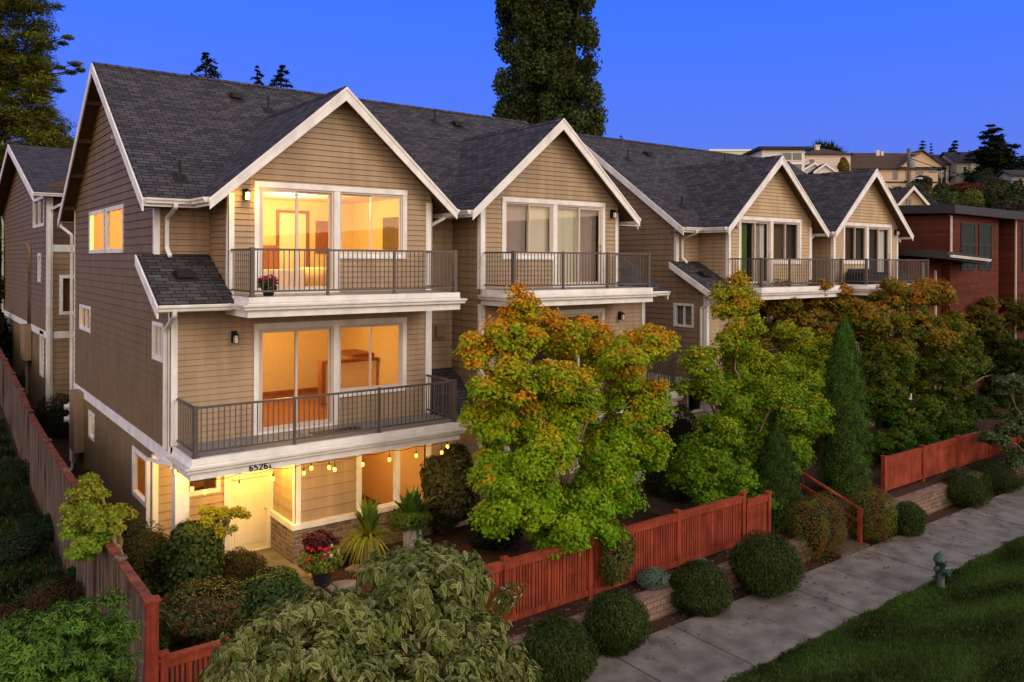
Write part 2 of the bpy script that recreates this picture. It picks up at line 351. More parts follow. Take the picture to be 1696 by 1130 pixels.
# ================================================================== town house rows
def siding(mb, side, const, span, z0, z1, ex, openings=(), m=0, lip=0.020):
    def P(s, z, o):
        return (s, const - o, z) if side == 'F' else (const - o, s, z) if side == 'L' else (const + o, s, z) if side == 'Rt' else (s, const + o, z)
    def S(z):
        if z <= span[0][0]: return span[0][1:]
        for a, b in zip(span, span[1:]):
            if a[0] <= z <= b[0]:
                t = (z - a[0]) / max(1e-6, b[0] - a[0]); return (a[1] + (b[1]-a[1])*t, a[2] + (b[2]-a[2])*t)
        return span[-1][1:]
    rev = side in ('L', 'B')
    k = 0; zc = z0
    while zc < z1 - 1e-4:
        zt = min(zc + ex, z1); br = {zc, zt}
        for o in openings:
            for q in o[2:4]:
                if zc < q < zt: br.add(q)
        for sp in span:
            if zc < sp[0] < zt: br.add(sp[0])
        br = sorted(br)
        for a, b in zip(br, br[1:]):
            mid = (a+b)/2; la, ra = S(a + 1e-5); lb, rb = S(b - 1e-5)
            iv = [(la, ra, lb, rb)]
            for (p, q, za, zb) in openings:
                if za <= mid <= zb:
                    nv = []
                    for (l0, r0, l1, r1) in iv:
                        if q <= min(l0, l1) or p >= max(r0, r1): nv.append((l0, r0, l1, r1)); continue
                        if p > l0: nv.append((l0, p, l1, p))
                        if q < r0: nv.append((q, r0, q, r1))
                    iv = nv
            oa = 0.002 + lip*(1 - (a-zc)/ex); ob = 0.002 + lip*(1 - (b-zc)/ex)
            slot = 0.011 if abs(b-zt) < 1e-6 and b-a > 0.03 and zt < z1-1e-4 else 0.0
            for (l0, r0, l1, r1) in iv:
                if r0 - l0 < 1e-3 and r1 - l1 < 1e-3: continue
                t = slot/(b-a); ls, rs, bs = l1+(l0-l1)*t, r1+(r0-r1)*t, b-slot
                f = [P(l0, a, oa), P(r0, a, oa), P(rs, bs, ob), P(ls, bs, ob)]
                mb.face(f[::-1] if rev else f, m)
                if slot:
                    f = [P(ls, bs, ob), P(rs, bs, ob), P(rs, bs-0.004, -0.03), P(ls, bs-0.004, -0.03)]; mb.face(f[::-1] if rev else f, m)
                    f = [P(ls, bs-0.004, -0.03), P(rs, bs-0.004, -0.03), P(r1, b, -0.03), P(l1, b, -0.03)]; mb.face(f[::-1] if rev else f, m)
                if a == zc:
                    f = [P(l0, a, -0.03), P(r0, a, -0.03), P(r0, a, oa), P(l0, a, oa)]
                    mb.face(f[::-1] if rev else f, m)
        zc = zt

BX0, BX1 = 4.6, 19.27
BAY = (5.83, 11.14)
YB, YM, YD = 18.3, 19.7, 16.87
YR, ZR, PITCH = 25.1, 12.5, 0.683
MIR = 23.87
def mz(y): return ZR - PITCH*abs(YR - y)
def quad_uv(pts, e, s):
    return [(Vector(p).dot(Vector(e)), Vector(p).dot(Vector(s))) for p in pts]
def roof_slab(mb, pts, e, s, th=0.10):
    s = Vector(s).normalized()
    n = (Vector(pts[1])-Vector(pts[0])).cross(Vector(pts[2])-Vector(pts[1]))
    if n.z < 0: pts = pts[::-1]
    mb.face(pts, 0, quad_uv(pts, e, s))
    low = [Vector(p) - Vector((0, 0, th)) for p in pts]
    mb.face(low[::-1], 1)
    for i in range(len(pts)):
        j = (i+1) % len(pts); mb.face([pts[j], pts[i], low[i], low[j]], 2)

GUT = [(0.0, 0.0), (0.0, -0.115), (0.085, -0.115), (0.095, -0.07), (0.125, -0.04), (0.13, 0.0), (0.118, 0.0), (0.112, -0.035), (0.082, -0.062), (0.075, -0.10), (0.01, -0.10), (0.01, 0.0)]
def gutter(root, path, name='gutter'):
    b = MB(); P = [Vector(p) for p in path]; n = len(P); rings = []
    for i, p in enumerate(P):
        d0 = (P[i]-P[i-1]).normalized() if i else None; d1 = (P[i+1]-P[i]).normalized() if i < n-1 else None
        s0 = Vector((d0.y, -d0.x, 0)) if d0 else None; s1 = Vector((d1.y, -d1.x, 0)) if d1 else None
        if s0 is None: sd_ = s1
        elif s1 is None: sd_ = s0
        else: sd_ = (s0 + s1) / (1 + s0.dot(s1))
        rings.append([p + sd_*a + Vector((0, 0, c)) for a, c in GUT])
    k = len(GUT); vs = [v for r in rings for v in r]; fs = []
    for i in range(n-1):
        for j in range(k):
            j2 = (j+1) % k; fs.append((i*k+j, i*k+j2, (i+1)*k+j2, (i+1)*k+j))
    b.mesh(vs, fs)
    for r in (rings[0], rings[-1]):
        b.face([r[0], r[1], r[2], r[3], r[4], r[5]])
    return b.build(name, M['gutter'], root)
def downspout(root, path, name='downspout'):
    b = MB(); P = [Vector(p) for p in path]; Q = [P[0]]
    for i in range(1, len(P)-1):
        a = (P[i-1]-P[i]); c = (P[i+1]-P[i]); ra = min(0.07, a.length*0.4); rc = min(0.07, c.length*0.4)
        p0 = P[i] + a.normalized()*ra; p1 = P[i] + c.normalized()*rc
        for t in (0, 0.25, 0.5, 0.75, 1): Q.append(p0*(1-t)**2 + P[i]*2*t*(1-t) + p1*t*t)
    Q.append(P[-1])
    b.sweep(Q, [(-0.042, -0.03), (0.042, -0.03), (0.042, 0.03), (-0.042, 0.03)], up=(0.02, 1, 0.01))
    z = P[-1].z + 0.6
    return b.build(name, M['gutter'], root)
def boxpart(root, name, m, *bs, mats=None):
    b = MB()
    for q in bs: b.box(*q)
    return b.build(name, m, root)

def railing(parent, x0, x1, yf, yb, z, skipl=False):
    """front run and two returns; posts are parts of their own"""
    r = MB(); h = 1.03; t = 0.045
    runs = [((x0, yb), (x0, yf)), ((x0, yf), (x1, yf)), ((x1, yf), (x1, yb))]
    for (a, b_) in runs:
        ax, ay = a; bx_, by = b_
        if ax == bx_:
            lo, hi = min(ay, by), max(ay, by)
            r.box(ax-t/2, ax+t/2, lo+0.03, hi-0.02, z+h-0.045, z+h)
            r.box(ax-0.02, ax+0.02, lo+0.03, hi-0.02, z+0.09, z+0.13)
            n = int((hi-lo)/0.115)
            for i in range(1, n):
                y = lo + (hi-lo)*i/n; r.box(ax-0.009, ax+0.009, y-0.009, y+0.009, z+0.12, z+h-0.04)
        else:
            r.box(ax+0.03, bx_-0.03, ay-t/2, ay+t/2, z+h-0.045, z+h)
            r.box(ax+0.03, bx_-0.03, ay-0.02, ay+0.02, z+0.09, z+0.13)
            n = int((bx_-ax)/0.115)
            for i in range(1, n):
                x = ax + (bx_-ax)*i/n; r.box(x-0.009, x+0.009, ay-0.009, ay+0.009, z+0.12, z+h-0.04)
    r.build('railing', M['rail'], parent)
    L = x1 - x0
    for x in (x0, x0 + L*0.335, x0 + L*0.665, x1):
        p = MB(); e_ = 0.042 if x in (x0, x1) else 0.026
        p.box(x-e_, x+e_, yf-e_-0.003, yf+e_+0.003, z+0.001, z+h+0.02); p.box(x-e_-0.03, x+e_+0.03, yf-e_-0.03, yf+e_+0.03, z+0.001, z+0.012)
        p.build('post', M['rail'], parent)

def balcony(root, x0, x1, z, label=None):
    """deck with membrane top, white edge boards, fascia, gutter, railing"""
    b = MB()
    b.box(x0, x1, YD+0.03, YB-0.03, z-0.10, z)
    o = b.build('balcony', M['deck'], root)
    if label: o['label'] = label
    e_ = MB()
    e_.box(x0-0.04, x1+0.04, YD-0.05, YD+0.03, z-0.13, z-0.012)
    e_.box(x0-0.04, x0, YD+0.03, YB-0.03, z-0.13, z-0.012); e_.box(x1, x1+0.04, YD+0.03, YB-0.03, z-0.13, z-0.012)
    e_.box(x0-0.06, x1+0.06, YD-0.03, YD+0.02, z-0.44, z-0.13)
    e_.box(x0-0.06, x0-0.02, YD+0.02, YB-0.03, z-0.44, z-0.13); e_.box(x1+0.02, x1+0.06, YD+0.02, YB-0.03, z-0.44, z-0.13)
    e_.build('fascia', M['white'], o)
    s_ = MB(); s_.box(x0-0.02, x1+0.02, YD+0.02, YB-0.03, z-0.42, z-0.39); s_.build('soffit', M['white'], o)
    gutter(o, [(x0-0.062, YB-0.04, z-0.165), (x0-0.062, YD-0.033, z-0.165), (x1+0.062, YD-0.033, z-0.165), (x1+0.062, YB-0.04, z-0.165)])
    railing(o, x0+0.06, x1-0.05, YD+0.05, YB-0.02, z)
    return o

def pane_frame(mb, x0, x1, z0, z1, y, w_, d=0.03):
    mb.box(x0, x1, y, y+d, z0, z0+w_); mb.box(x0, x1, y, y+d, z1-w_, z1)
    mb.box(x0, x0+w_, y, y+d, z0+w_, z1-w_); mb.box(x1-w_, x1, y, y+d, z0+w_, z1-w_)

def slider(root, name, x0, x1, z0, z1, handle=None, first='L'):
    """two-leaf sliding door or window standing in an opening of a front wall"""
    b = MB(); Y = YB
    pane_frame(b, x0, x1, z0, z1, Y-0.012, 0.045, 0.12)
    xm = (x0+x1)/2; st = 0.055 if name == 'sliding_door' else 0.035
    ya, yb_ = (Y+0.01, Y+0.05) if first == 'L' else (Y+0.05, Y+0.01)
    pane_frame(b, x0+0.045, xm+st/2, z0+0.045, z1-0.045, ya, st, 0.032)
    pane_frame(b, xm-st/2, x1-0.045, z0+0.045, z1-0.045, yb_, st, 0.032)
    o = b.build(name, M['vinyl'], root)
    for (a, c, y) in ((x0+0.045+st, xm-st/2, ya), (xm+st/2, x1-0.045-st, yb_)):
        g_ = MB(); g_.box(a-0.003, c+0.003, y+0.012, y+0.02, z0+0.045+st-0.003, z1-0.045-st+0.003); g_.build('pane', M['glass'], o)
    if handle is not None:
        h = MB(); zz = z0 + 1.0
        h.tube([(handle, Y-0.0, zz), (handle, Y-0.05, zz+0.03), (handle, Y-0.05, zz+0.2), (handle, Y-0.0, zz+0.23)], 0.011, k=6)
        h.build('handle', M['vinyl'] if handle < 9 else M['black'], o)
    return o

def lamp_wall(root, x, z, lit=False, side=-1):
    b = MB(); Y = YB - 0.02
    b.box(x-0.06, x+0.06, Y-0.03, Y, z-0.10, z+0.16)
    b.tube([(x, Y-0.02, z+0.10), (x, Y-0.10, z+0.15), (x, Y-0.15, z+0.10)], 0.014, k=6)
    b.lathe((x, Y-0.15, z-0.12), [(0.045, 0.0), (0.062, 0.01), (0.062, 0.02)], k=10)
    b.lathe((x, Y-0.15, z+0.07), [(0.075, 0.0), (0.05, 0.035), (0.015, 0.05), (0.012, 0.07)], k=10)
    for i in range(4):
        a = math.pi/4 + i*math.pi/2; b.box(x+0.058*math.cos(a)-0.005, x+0.058*math.cos(a)+0.005, Y-0.15+0.058*math.sin(a)-0.005, Y-0.15+0.058*math.sin(a)+0.005, z-0.11, z+0.07)
    o = b.build('wall_lamp', M['black'], root)
    if lit: o['label'] = 'glowing black wall lamp'
    g_ = MB(); g_.lathe((x, Y-0.15, z-0.10), [(0.05, 0), (0.052, 0.08), (0.045, 0.165)], k=10); g_.build('lamp_glass', emis('lit lamp glass', (1.0, 0.66, 0.20), 4) if lit else M['lampglass'], o)
    if lit: point('lamp_light', (x, Y-0.26, z-0.02), 20, (1.0, 0.62, 0.16), 0.05)
    return o
LIGHTS = []
def point(name, loc, e_, col, r=0.1):
    l = bpy.data.lights.new(name, 'POINT'); l.energy = e_; l.color = col; l.shadow_soft_size = r
    o = bpy.data.objects.new(name, l); C.objects.link(o); o.location = Vector(loc) + OFF; LIGHTS.append(o); return o

def room(root, x0, x1, y0, y1, z0, z1, wall, floor, ceil, base=True, light=None, left=None):
    left = (not (abs(x0-4.75) < 0.01 and light)) if left is None else left
    b = MB()
    b.face([(x0,y0,z0),(x1,y0,z0),(x1,y1,z0),(x0,y1,z0)], 1)
    b.face([(x0,y0,z1),(x0,y1,z1),(x1,y1,z1),(x1,y0,z1)], 2)
    if left: b.face([(x0,y0,z0),(x0,y1,z0),(x0,y1,z1),(x0,y0,z1)], 0)
    b.face([(x1,y0,z0),(x1,y0,z1),(x1,y1,z1),(x1,y1,z0)], 0)
    b.face([(x0,y1,z0),(x1,y1,z0),(x1,y1,z1),(x0,y1,z1)], 0)
    o = b.build('interior_room', [wall, floor, ceil], root)
    if base:
        c = MB(); c.box(x0+0.001, x1-0.001, y1-0.02, y1-0.001, z0+0.001, z0+0.13); c.box(x1-0.02, x1-0.001, y0+0.1, y1-0.021, z0+0.001, z0+0.13); left and c.box(x0+0.001, x0+0.02, y0+0.1, y1-0.021, z0+0.001, z0+0.13)
        c.build('baseboard', M['woodtrim'], o)
    if light:
        for (p, e_, col) in light:
            point('room_light', p, e_, col, 0.12)
            f = MB(); f.lathe((p[0], p[1], z1-0.05), [(0.16, 0.0), (0.17, 0.03), (0.08, 0.048)], k=14); f.build('ceiling_fixture', M['white'], o)
    return o

def blind(root, x0, x1, z0, z1, y, m, wav=0.03, n=26):
    b = MB(); pts = []
    for i in range(n+1):
        t = i/n; pts.append((x0 + (x1-x0)*t, y + wav*math.sin(t*n*0.9)*0.5))
    for (a, c) in zip(pts, pts[1:]):
        b.face([(a[0], a[1], z0), (c[0], c[1], z0), (c[0], c[1], z1), (a[0], a[1], z1)], 0, smooth=True)
        b.face([(c[0], c[1]+0.006, z0), (a[0], a[1]+0.006, z0), (a[0], a[1]+0.006, z1), (c[0], c[1]+0.006, z1)], 0, smooth=True)
    return b.build('curtain', m, root)

def house(label, cat, base, off, styles, tan, group):
    global OFF
    OFF = Vector(off)
    root = empty('townhouse_row', Vector(base) + OFF, label, cat, group)
    f = lambda x: x
    # ---------------- walls
    gspan = lambda a, c: [(0, a, c), (8.80, a, c), (11.16, (a+c)/2-0.01, (a+c)/2+0.01)]
    L3 = lambda m_: [(m_(6.41), m_(10.40), 7.03, 8.80), (m_(6.41), m_(8.52), 6.20, 8.80)]
    L2o = lambda m_: [(m_(6.41), m_(10.40), 3.62, 5.52), (m_(6.41), m_(8.52), 2.95, 5.52)]
    srt = lambda os: [(min(a, b_), max(a, b_), c, d_) for a, b_, c, d_ in os]
    mi = lambda x: MIR - x
    # side wall (faces left)
    w_ = MB()
    sp = [(-0.25, YM, 30.5), (2.56, YM, 30.5), (2.561, YB, 30.5), (6.37, YB, 30.5), (7.12, YM, 30.5), (mz(YM)-0.1, YM, 30.5), (ZR-0.1, YR-0.02, YR+0.02)]
    ops = [(22.95, 25.30, 7.16, 8.44), (25.43, 27.80, 7.16, 8.44), (27.55, 29.44, 4.71, 5.52), (18.84, 19.80, 4.70, 5.57), (26.88, 27.75, 1.48, 2.32), (20.28, 21.78, 1.12, 2.32)] if styles['side'] else [(18.84, 19.80, 4.70, 5.57), (20.28, 21.78, 1.12, 2.32)]
    siding(w_, 'L', BX0, sp, -0.25, ZR-0.12, 0.2, ops)
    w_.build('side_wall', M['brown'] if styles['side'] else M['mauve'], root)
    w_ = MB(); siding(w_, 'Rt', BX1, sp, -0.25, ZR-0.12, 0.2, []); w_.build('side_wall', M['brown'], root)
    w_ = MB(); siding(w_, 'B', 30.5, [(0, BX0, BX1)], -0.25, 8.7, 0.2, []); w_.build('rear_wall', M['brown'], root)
    # front walls
    def wall(mm, *args, name='front_wall'):
        q = MB(); siding(q, *args); return q.build(name, mm, root)
    for m_, sgn in ((f, 1), (mi, -1)):
        a, c = sorted((m_(BAY[0]), m_(BAY[1])))
        wall(tan, 'F', YB, gspan(a, c), 6.17, 11.1, 0.134, srt(L3(m_)))
        a2, c2 = sorted((m_(BX0), m_(BAY[1])))
        wall(tan, 'F', YB, [(0, a2, c2)], 2.92, 6.17, 0.134, srt(L2o(m_)))
        a3, c3 = sorted((m_(BX0), m_(BAY[0])))
        wall(tan, 'F', YM, [(0, a3, c3)], 6.9, 8.75, 0.14, [])
    wall(M['tan'], 'F', YM, [(0, BAY[1], mi(BAY[1]))], 3.7, 8.75, 0.2, [], name='recess_wall')
    wall(M['tan'], 'F', YB, [(0, BAY[1], mi(BAY[1]))], -0.25, 2.75, 0.2, [], name='recess_wall')
    bm = M['mauve'] if not styles['light'] else M['tan']
    wall(bm, 'L', BAY[0], [(0, YB, YM)], 6.25, 8.75, 0.14, [], name='bay_side_wall'); wall(bm, 'L', mi(BAY[1]), [(0, YB, YM)], 2.9, 8.75, 0.2, [], name='bay_side_wall')
    wall(bm, 'Rt', BAY[1], [(0, YB, YM)], 2.9, 8.75, 0.2, [], name='bay_side_wall'); wall(bm, 'Rt', mi(BAY[0]), [(0, YB, YM)], 6.25, 8.75, 0.14, [], name='bay_side_wall')
    # ground floor
    w_ = MB(); st = MB(); wt = MB()
    for m_ in (f, mi):
        a, c = sorted((m_(4.6), m_(7.42)))
        door = srt([(m_(6.20), m_(7.40), -0.2, 2.15), (m_(5.22), m_(6.10), 1.42, 2.2)])
        wall(M['tan'], 'F', YM, [(0, a, c)], -0.25, 2.6, 0.2, door, name='entry_wall')
        wall(M['tan'], 'L' if m_ is f else 'Rt', m_(7.42), [(0, YB, YM)], 0.73, 2.6, 0.23, [], name='entry_side_wall')
        a, c = sorted((m_(7.42), m_(BAY[1])))
        wall(M['tan'], 'F', YB, [(0, a, c)], 0.73, 2.6, 0.26, srt([(m_(9.12), m_(11.08), 0.73, 2.42)]), name='ground_floor_wall')
        for (x0, x1, y0, y1, z0, z1) in ((7.34, 11.16, YB-0.09, YB+0.02, -0.25, 0.60), (7.34, 7.43, YB+0.021, YM-0.02, -0.25, 0.60), (5.75, 6.19, YM-0.09, YM-0.02, -0.25, 0.62)):
            p, q = sorted((m_(x0), m_(x1))); st = MB(); st.box(p, q, y0, y1, z0, z1); st.build('stone_base', M['stone'], root)
        for (x0, x1, y0, y1, z0, z1) in ((7.31, 11.17, YB-0.12, YB+0.03, 0.601, 0.73), (7.31, 7.43, YB+0.031, YM-0.02, 0.601, 0.73)):
            p, q = sorted((m_(x0), m_(x1))); wt.box(p, q, y0, y1, z0, z1)
    # ---------------- white trim
    for m_ in (f, mi):
        B = lambda x0, x1, *r: (min(m_(x0), m_(x1)), max(m_(x0), m_(x1)), *r)
        wt.box(*B(4.572, 4.70, YM-0.03, YM+0.09, 6.95, 8.34))
        for z0, z1 in ((6.20, 8.5),):
            wt.box(*B(5.805, 5.95, YB-0.03, YB+0.0, z0, z1)); wt.box(*B(5.80, 5.828, YB-0.03, YB+0.09, z0, z1))
            wt.box(*B(10.98, 11.165, YB-0.03, YB+0.0, z0, z1)); wt.box(*B(11.142, 11.17, YB-0.03, YB+0.09, z0, z1))
        wt.box(*B(4.575, 4.74, YB-0.03, YB+0.0, 2.95, 6.02)); wt.box(*B(4.57, 4.598, YB-0.03, YB+0.09, 2.83, 6.02))
        wt.box(*B(10.98, 11.12, YB-0.03, YB+0.0, 2.95, 5.78)); wt.box(*B(11.12, 11.165, YB-0.03, YB+0.06, 2.95, 5.78))
        wt.box(*B(4.57, 4.69, YM-0.03, YM+0.09, -0.2, 2.5))
        wt.box(*B(7.40, 7.55, YB-0.035, YB+0.0, 0.73, 2.5)); wt.box(*B(7.39, 7.418, YB-0.035, YB+0.1, 0.73, 2.5))
        wt.box(*B(9.0, 9.13, YB-0.03, YB+0.03, 0.73, 2.5)); wt.box(*B(10.10, 10.22, YB-0.02, YB+0.05, 0.73, 2.42)); wt.box(*B(11.07, 11.17, YB-0.03, YB+0.03, 0.73, 2.5))
        wt.box(*B(9.131, 11.069, YB-0.025, YB+0.03, 2.40, 2.5))
        wt.box(*B(11.172, 12.70 if m_ is f else 11.94, YB-0.05, YB-0.02, 2.52, 2.74)) if m_ is f else None
    wt.box(BX0-0.035, BX0-0.0, YB-0.02, 30.5, 2.56, 2.83)
    wt.box(BX0-0.03, BX0-0.0, 30.39, 30.52, -0.2, 2.559); wt.box(BX0-0.03, BX0-0.0, 30.39, 30.52, 2.831, 8.7)
    wt.box(BX1+0.0, BX1+0.035, YB-0.02, 30.5, 2.56, 2.83)
    wt.build('trim', M['white'], root)
    # under the overhanging second storey
    s_ = MB(); s_.box(BX0+0.01, 7.41, YB+0.02, YM-0.02, 2.45, 2.55); s_.box(mi(7.41), BX1-0.01, YB+0.02, YM-0.02, 2.45, 2.55); s_.build('porch_ceiling', M['white'], root)
    # casings
    for m_ in (f, mi):
        b = MB()
        B = lambda x0, x1, *r: b.box(min(m_(x0), m_(x1)), max(m_(x0), m_(x1)), *r)
        for (zt, zw, zd) in ((8.80, 7.03, 6.205), (5.52, 3.62, 2.955)):
            y0, y1 = YB-0.04, YB+0.10
            B(6.41, 10.40, y0-0.01, y1, zt-0.13, zt+0.0)
            B(6.41, 6.52, y0, y1, zd, zt-0.131); B(10.28, 10.40, y0, y1, zw, zt-0.131)
            B(8.37, 8.52, y0, y1, zd, zt-0.131); B(8.521, 10.279, y0-0.015, y1, zw, zw+0.11)
            B(6.521, 8.369, y0, y1, zd, zd+0.05)
        b.build('window_casing', M['white'], root)
    # ---------------- sliders, panes, what is behind them
    for ui, (m_, s) in enumerate(((f, styles['a']), (mi, styles['b']))):
        for (zt, zw, zd, lv) in ((8.67, 7.14, 6.255, 'L3'), (5.39, 3.73, 3.005, 'L2')):
            a, c = sorted((m_(6.525), m_(8.365))); hd = (m_(8.30) if lv == 'L2' else None) if ui == 0 else m_(6.60) if m_ is mi else None
            if not styles['side'] and ui == 0: hd = m_(8.28)
            slider(root, 'sliding_door', a, c, zd, zt, handle=hd, first='L' if ui == 0 else 'R')
            a, c = sorted((m_(8.525), m_(10.275)))
            slider(root, 'sliding_window', a, c, zw, zt, first='R')
        # ground-floor picture windows
        for (x0, x1) in ((9.135, 10.095), (10.225, 11.065)):
            a, c = sorted((m_(x0), m_(x1)))
            b = MB(); pane_frame(b, a, c, 0.735, 2.395, YB+0.005, 0.03, 0.05); o = b.build('picture_window', M['white'], root)
            g_ = MB(); g_.box(a+0.028, c-0.028, YB+0.02, YB+0.028, 0.763, 2.367); g_.build('pane', M['glass'], o)
        # entry door and its side window
        a, c = sorted((m_(6.33), m_(7.28)))
        b = MB(); y = YM-0.0
        b.box(a, c, y, y+0.05, -0.19, 1.83); 
        for k_, (u0, u1) in enumerate(((0.12, 0.36), (0.40, 0.56), (0.60, 0.84))):
            b.box(a+u0, a+u1, y-0.012, y-0.0, 0.0, 1.25)
        b.box(a, c, y, y+0.05, 2.0, 2.12)
        b.box(a, a+0.1, y, y+0.05, 1.831, 1.999); b.box(c-0.1, c, y, y+0.05, 1.831, 1.999)
        for u in (0.36, 0.62): b.box(a+u-0.015, a+u+0.015, y, y+0.05, 1.831, 1.999)
        b.box(a+0.06, c-0.06, y-0.045, y-0.001, 1.62, 1.66)
        dr = b.build('front_door', M['doorpaint'], root)
        g_ = MB(); g_.box(a+0.1, c-0.1, y+0.02, y+0.03, 1.825, 2.005); g_.build('pane', M['glass'], dr)
        h = MB(); hx = c-0.08 if ui == 0 else a+0.08; h.ball((hx, y-0.06, 0.82), 0.032, k=10); h.cyl((hx, y-0.06, 0.82), (hx, y, 0.82), 0.012); h.build('door_knob', M['vinyl'], dr)
        b = MB(); A, Cc = sorted((m_(6.19), m_(7.41)))
        b.box(A, a-0.001, y-0.03, y+0.06, -0.2, 2.14); b.box(c+0.001, Cc, y-0.03, y+0.06, -0.2, 2.14); b.box(A, Cc, y-0.035, y+0.06, 2.141, 2.45); b.box(a-0.05, c+0.05, y-0.05, y+0.0, -0.21, -0.191)
        b.build('door_frame', M['white'], dr)
        a, c = sorted((m_(5.20), m_(6.10)))
        b = MB(); pane_frame(b, a, c, 1.40, 2.22, YM-0.03, 0.09, 0.10); o = b.build('entry_window', M['white'], root)
        g_ = MB(); g_.box(a+0.088, c-0.088, YM+0.0, YM+0.008, 1.488, 2.132); g_.build('pane', M['glass'], o)
        # porch column
        a, c = sorted((m_(4.68), m_(4.97)))
        b = MB(); b.box(a, c, YB-0.12, YB+0.17, -0.1, 2.53); b.box(a-0.03, c+0.03, YB-0.15, YB+0.20, -0.2, -0.05); b.box(a-0.03, c+0.03, YB-0.15, YB+0.20, 2.38, 2.49); b.build('porch_column', M['white'], root)
    # side windows
    for (y0, y1, z0, z1) in ops:
        b = MB(); t = 0.11 if z1 - z0 > 1.15 else 0.09
        X0 = BX0-0.035; X1 = BX0+0.08
        for q in ((y0, y1, z0, z0+t), (y0, y1, z1-t, z1), (y0, y0+t, z0+t, z1-t), (y1-t, y1, z0+t, z1-t)): b.box(X0, X1, *q)
        if y1-y0 > 0.9 and z1 - z0 < 1.0: b.box(X0+0.03, X1, (y0+y1)/2-0.03, (y0+y1)/2+0.03, z0+t, z1-t)
        b.box(X0+0.03, X1-0.01, y0+t, y0+t+0.03, z0+t, z1-t); b.box(X0+0.03, X1-0.01, y1-t-0.03, y1-t, z0+t, z1-t)
        o = b.build('side_window', M['white'], root)
        g_ = MB(); g_.box(BX0+0.02, BX0+0.028, y0+t-0.005, y1-t+0.005, z0+t-0.005, z1-t+0.005); g_.build('pane', M['glass'], o)
    styles['rooms'](root, f, mi)
    # ---------------- roofs
    rb = MB(); zb = 11.17; yv = YR-(ZR-zb)/PITCH; ze = mz(19.05); hw = 3.17
    c1, c2 = 8.485, MIR-8.485
    X0, X1 = BX0-0.4, BX1+0.4
    front = [(X0,19.05),(c1-hw,19.05),(c1,yv),(c1+hw,19.05),(c2-hw,19.05),(c2,yv),(c2+hw,19.05),(X1,19.05),(X1,YR),(X0,YR)]
    sl = (0, 1, PITCH); sb = (0, -1, PITCH)
    # split in convex pieces so that the roof triangulates cleanly
    def mp(l): return [(x, y, mz(y)) for x, y in l]
    for l in ([(X0,19.05),(c1-hw,19.05),(c1,yv),(c1,YR),(X0,YR)], [(c1,yv),(c1+hw,19.05),(c2-hw,19.05),(c2,yv),(c2,YR),(c1,YR)], [(c2,yv),(c2+hw,19.05),(X1,19.05),(X1,YR),(c2,YR)]):
        roof_slab(rb, mp(l), (1,0,0), sl)
    roof_slab(rb, mp([(X0,YR),(X1,YR),(X1,31.15),(X0,31.15)]), (1,0,0), sb)
    sg = (zb-ze)/hw
    for c_ in (c1, c2):
        yf = 17.88
        roof_slab(rb, [(c_,yf,zb),(c_,yv,zb),(c_-hw,19.05,ze),(c_-hw,yf,ze)], (0,1,0), (1,0,sg))
        roof_slab(rb, [(c_,yf,zb),(c_+hw,yf,ze),(c_+hw,19.05,ze),(c_,yv,zb)], (0,1,0), (-1,0,sg))
    # ridge caps
    for (p, q) in (((X0, YR), (X1, YR)),):
        n = int((X1-X0)/0.3)
        for i in range(n):
            xa = X0+i*(X1-X0)/n; xb = xa+(X1-X0)/n-0.004
            for s2 in (-1, 1):
                pts = [(xa, YR, ZR+0.030), (xb, YR, ZR+0.018), (xb, YR+s2*0.14, ZR+0.012-0.14*PITCH), (xa, YR+s2*0.14, ZR+0.024-0.14*PITCH)]
                rb.face(pts if s2 > 0 else pts[::-1], 0, [(xa, 0), (xb, 0), (xb, .1), (xa, .1)])
    for c_ in (c1, c2):
        n = 17
        for i in range(n):
            ya = 17.88+i*(yv-17.88)/n; yb_ = ya+(yv-17.88)/n-0.004
            for s2 in (-1, 1):
                pts = [(c_, ya, zb+0.030), (c_, yb_, zb+0.018), (c_+s2*0.14, yb_, zb+0.012-0.14*sg), (c_+s2*0.14, ya, zb+0.024-0.14*sg)]
                rb.face(pts[::-1] if s2 > 0 else pts, 0, [(ya, 0), (yb_, 0), (yb_, .1), (ya, .1)])
    rb.build('roof', [M['shingle'], M['soffit'], M['rubber']], root)
    # lower shed roofs
    for (x0, x1, z_t, z_b) in ((4.2, 5.825, 7.12, 6.05), (mi(5.825), mi(4.2), 7.12, 6.05), (11.145, mi(BAY[1])-0.005, 3.88, 2.83)):
        b = MB(); roof_slab(b, [(x0,17.7,z_b),(x1,17.7,z_b),(x1,YM-0.002,z_t),(x0,YM-0.002,z_t)], (1,0,0), (0,2.0,z_t-z_b), 0.09); b.build('shed_roof', [M['shingle'], M['soffit'], M['rubber']], root)
    # ---------------- rake boards
    b = MB()
    for c_ in (c1, c2):
        for s2 in (-1, 1):
            x_t = c_+s2*(hw+0.03); zt = zb-sg*(hw+0.03)
            pts = [(c_, 17.88, zb-0.015), (x_t, 17.88, zt-0.015), (x_t, 17.88, zt-0.26), (c_, 17.88, zb-0.33)]
            b.prism(pts if s2 > 0 else pts[::-1], (0, -0.035, 0))
            pts = [(c_, 17.845, zb-0.0), (x_t+s2*0.02, 17.845, zt-0.02), (x_t+s2*0.02, 17.845, zt-0.09), (c_, 17.845, zb-0.07)]
            b.prism(pts if s2 > 0 else pts[::-1], (0, -0.02, 0))
    for X, d_ in ((X0, -0.035), (X1, 0.035)):
        for s2 in (-1, 1):
            yt = YR+s2*6.1; zt = mz(yt)
            pts = [(X, YR, ZR-0.015), (X, yt, zt-0.015), (X, yt, zt-0.28), (X, YR, ZR-0.30)]
            b.prism(pts, (d_, 0, 0)); 
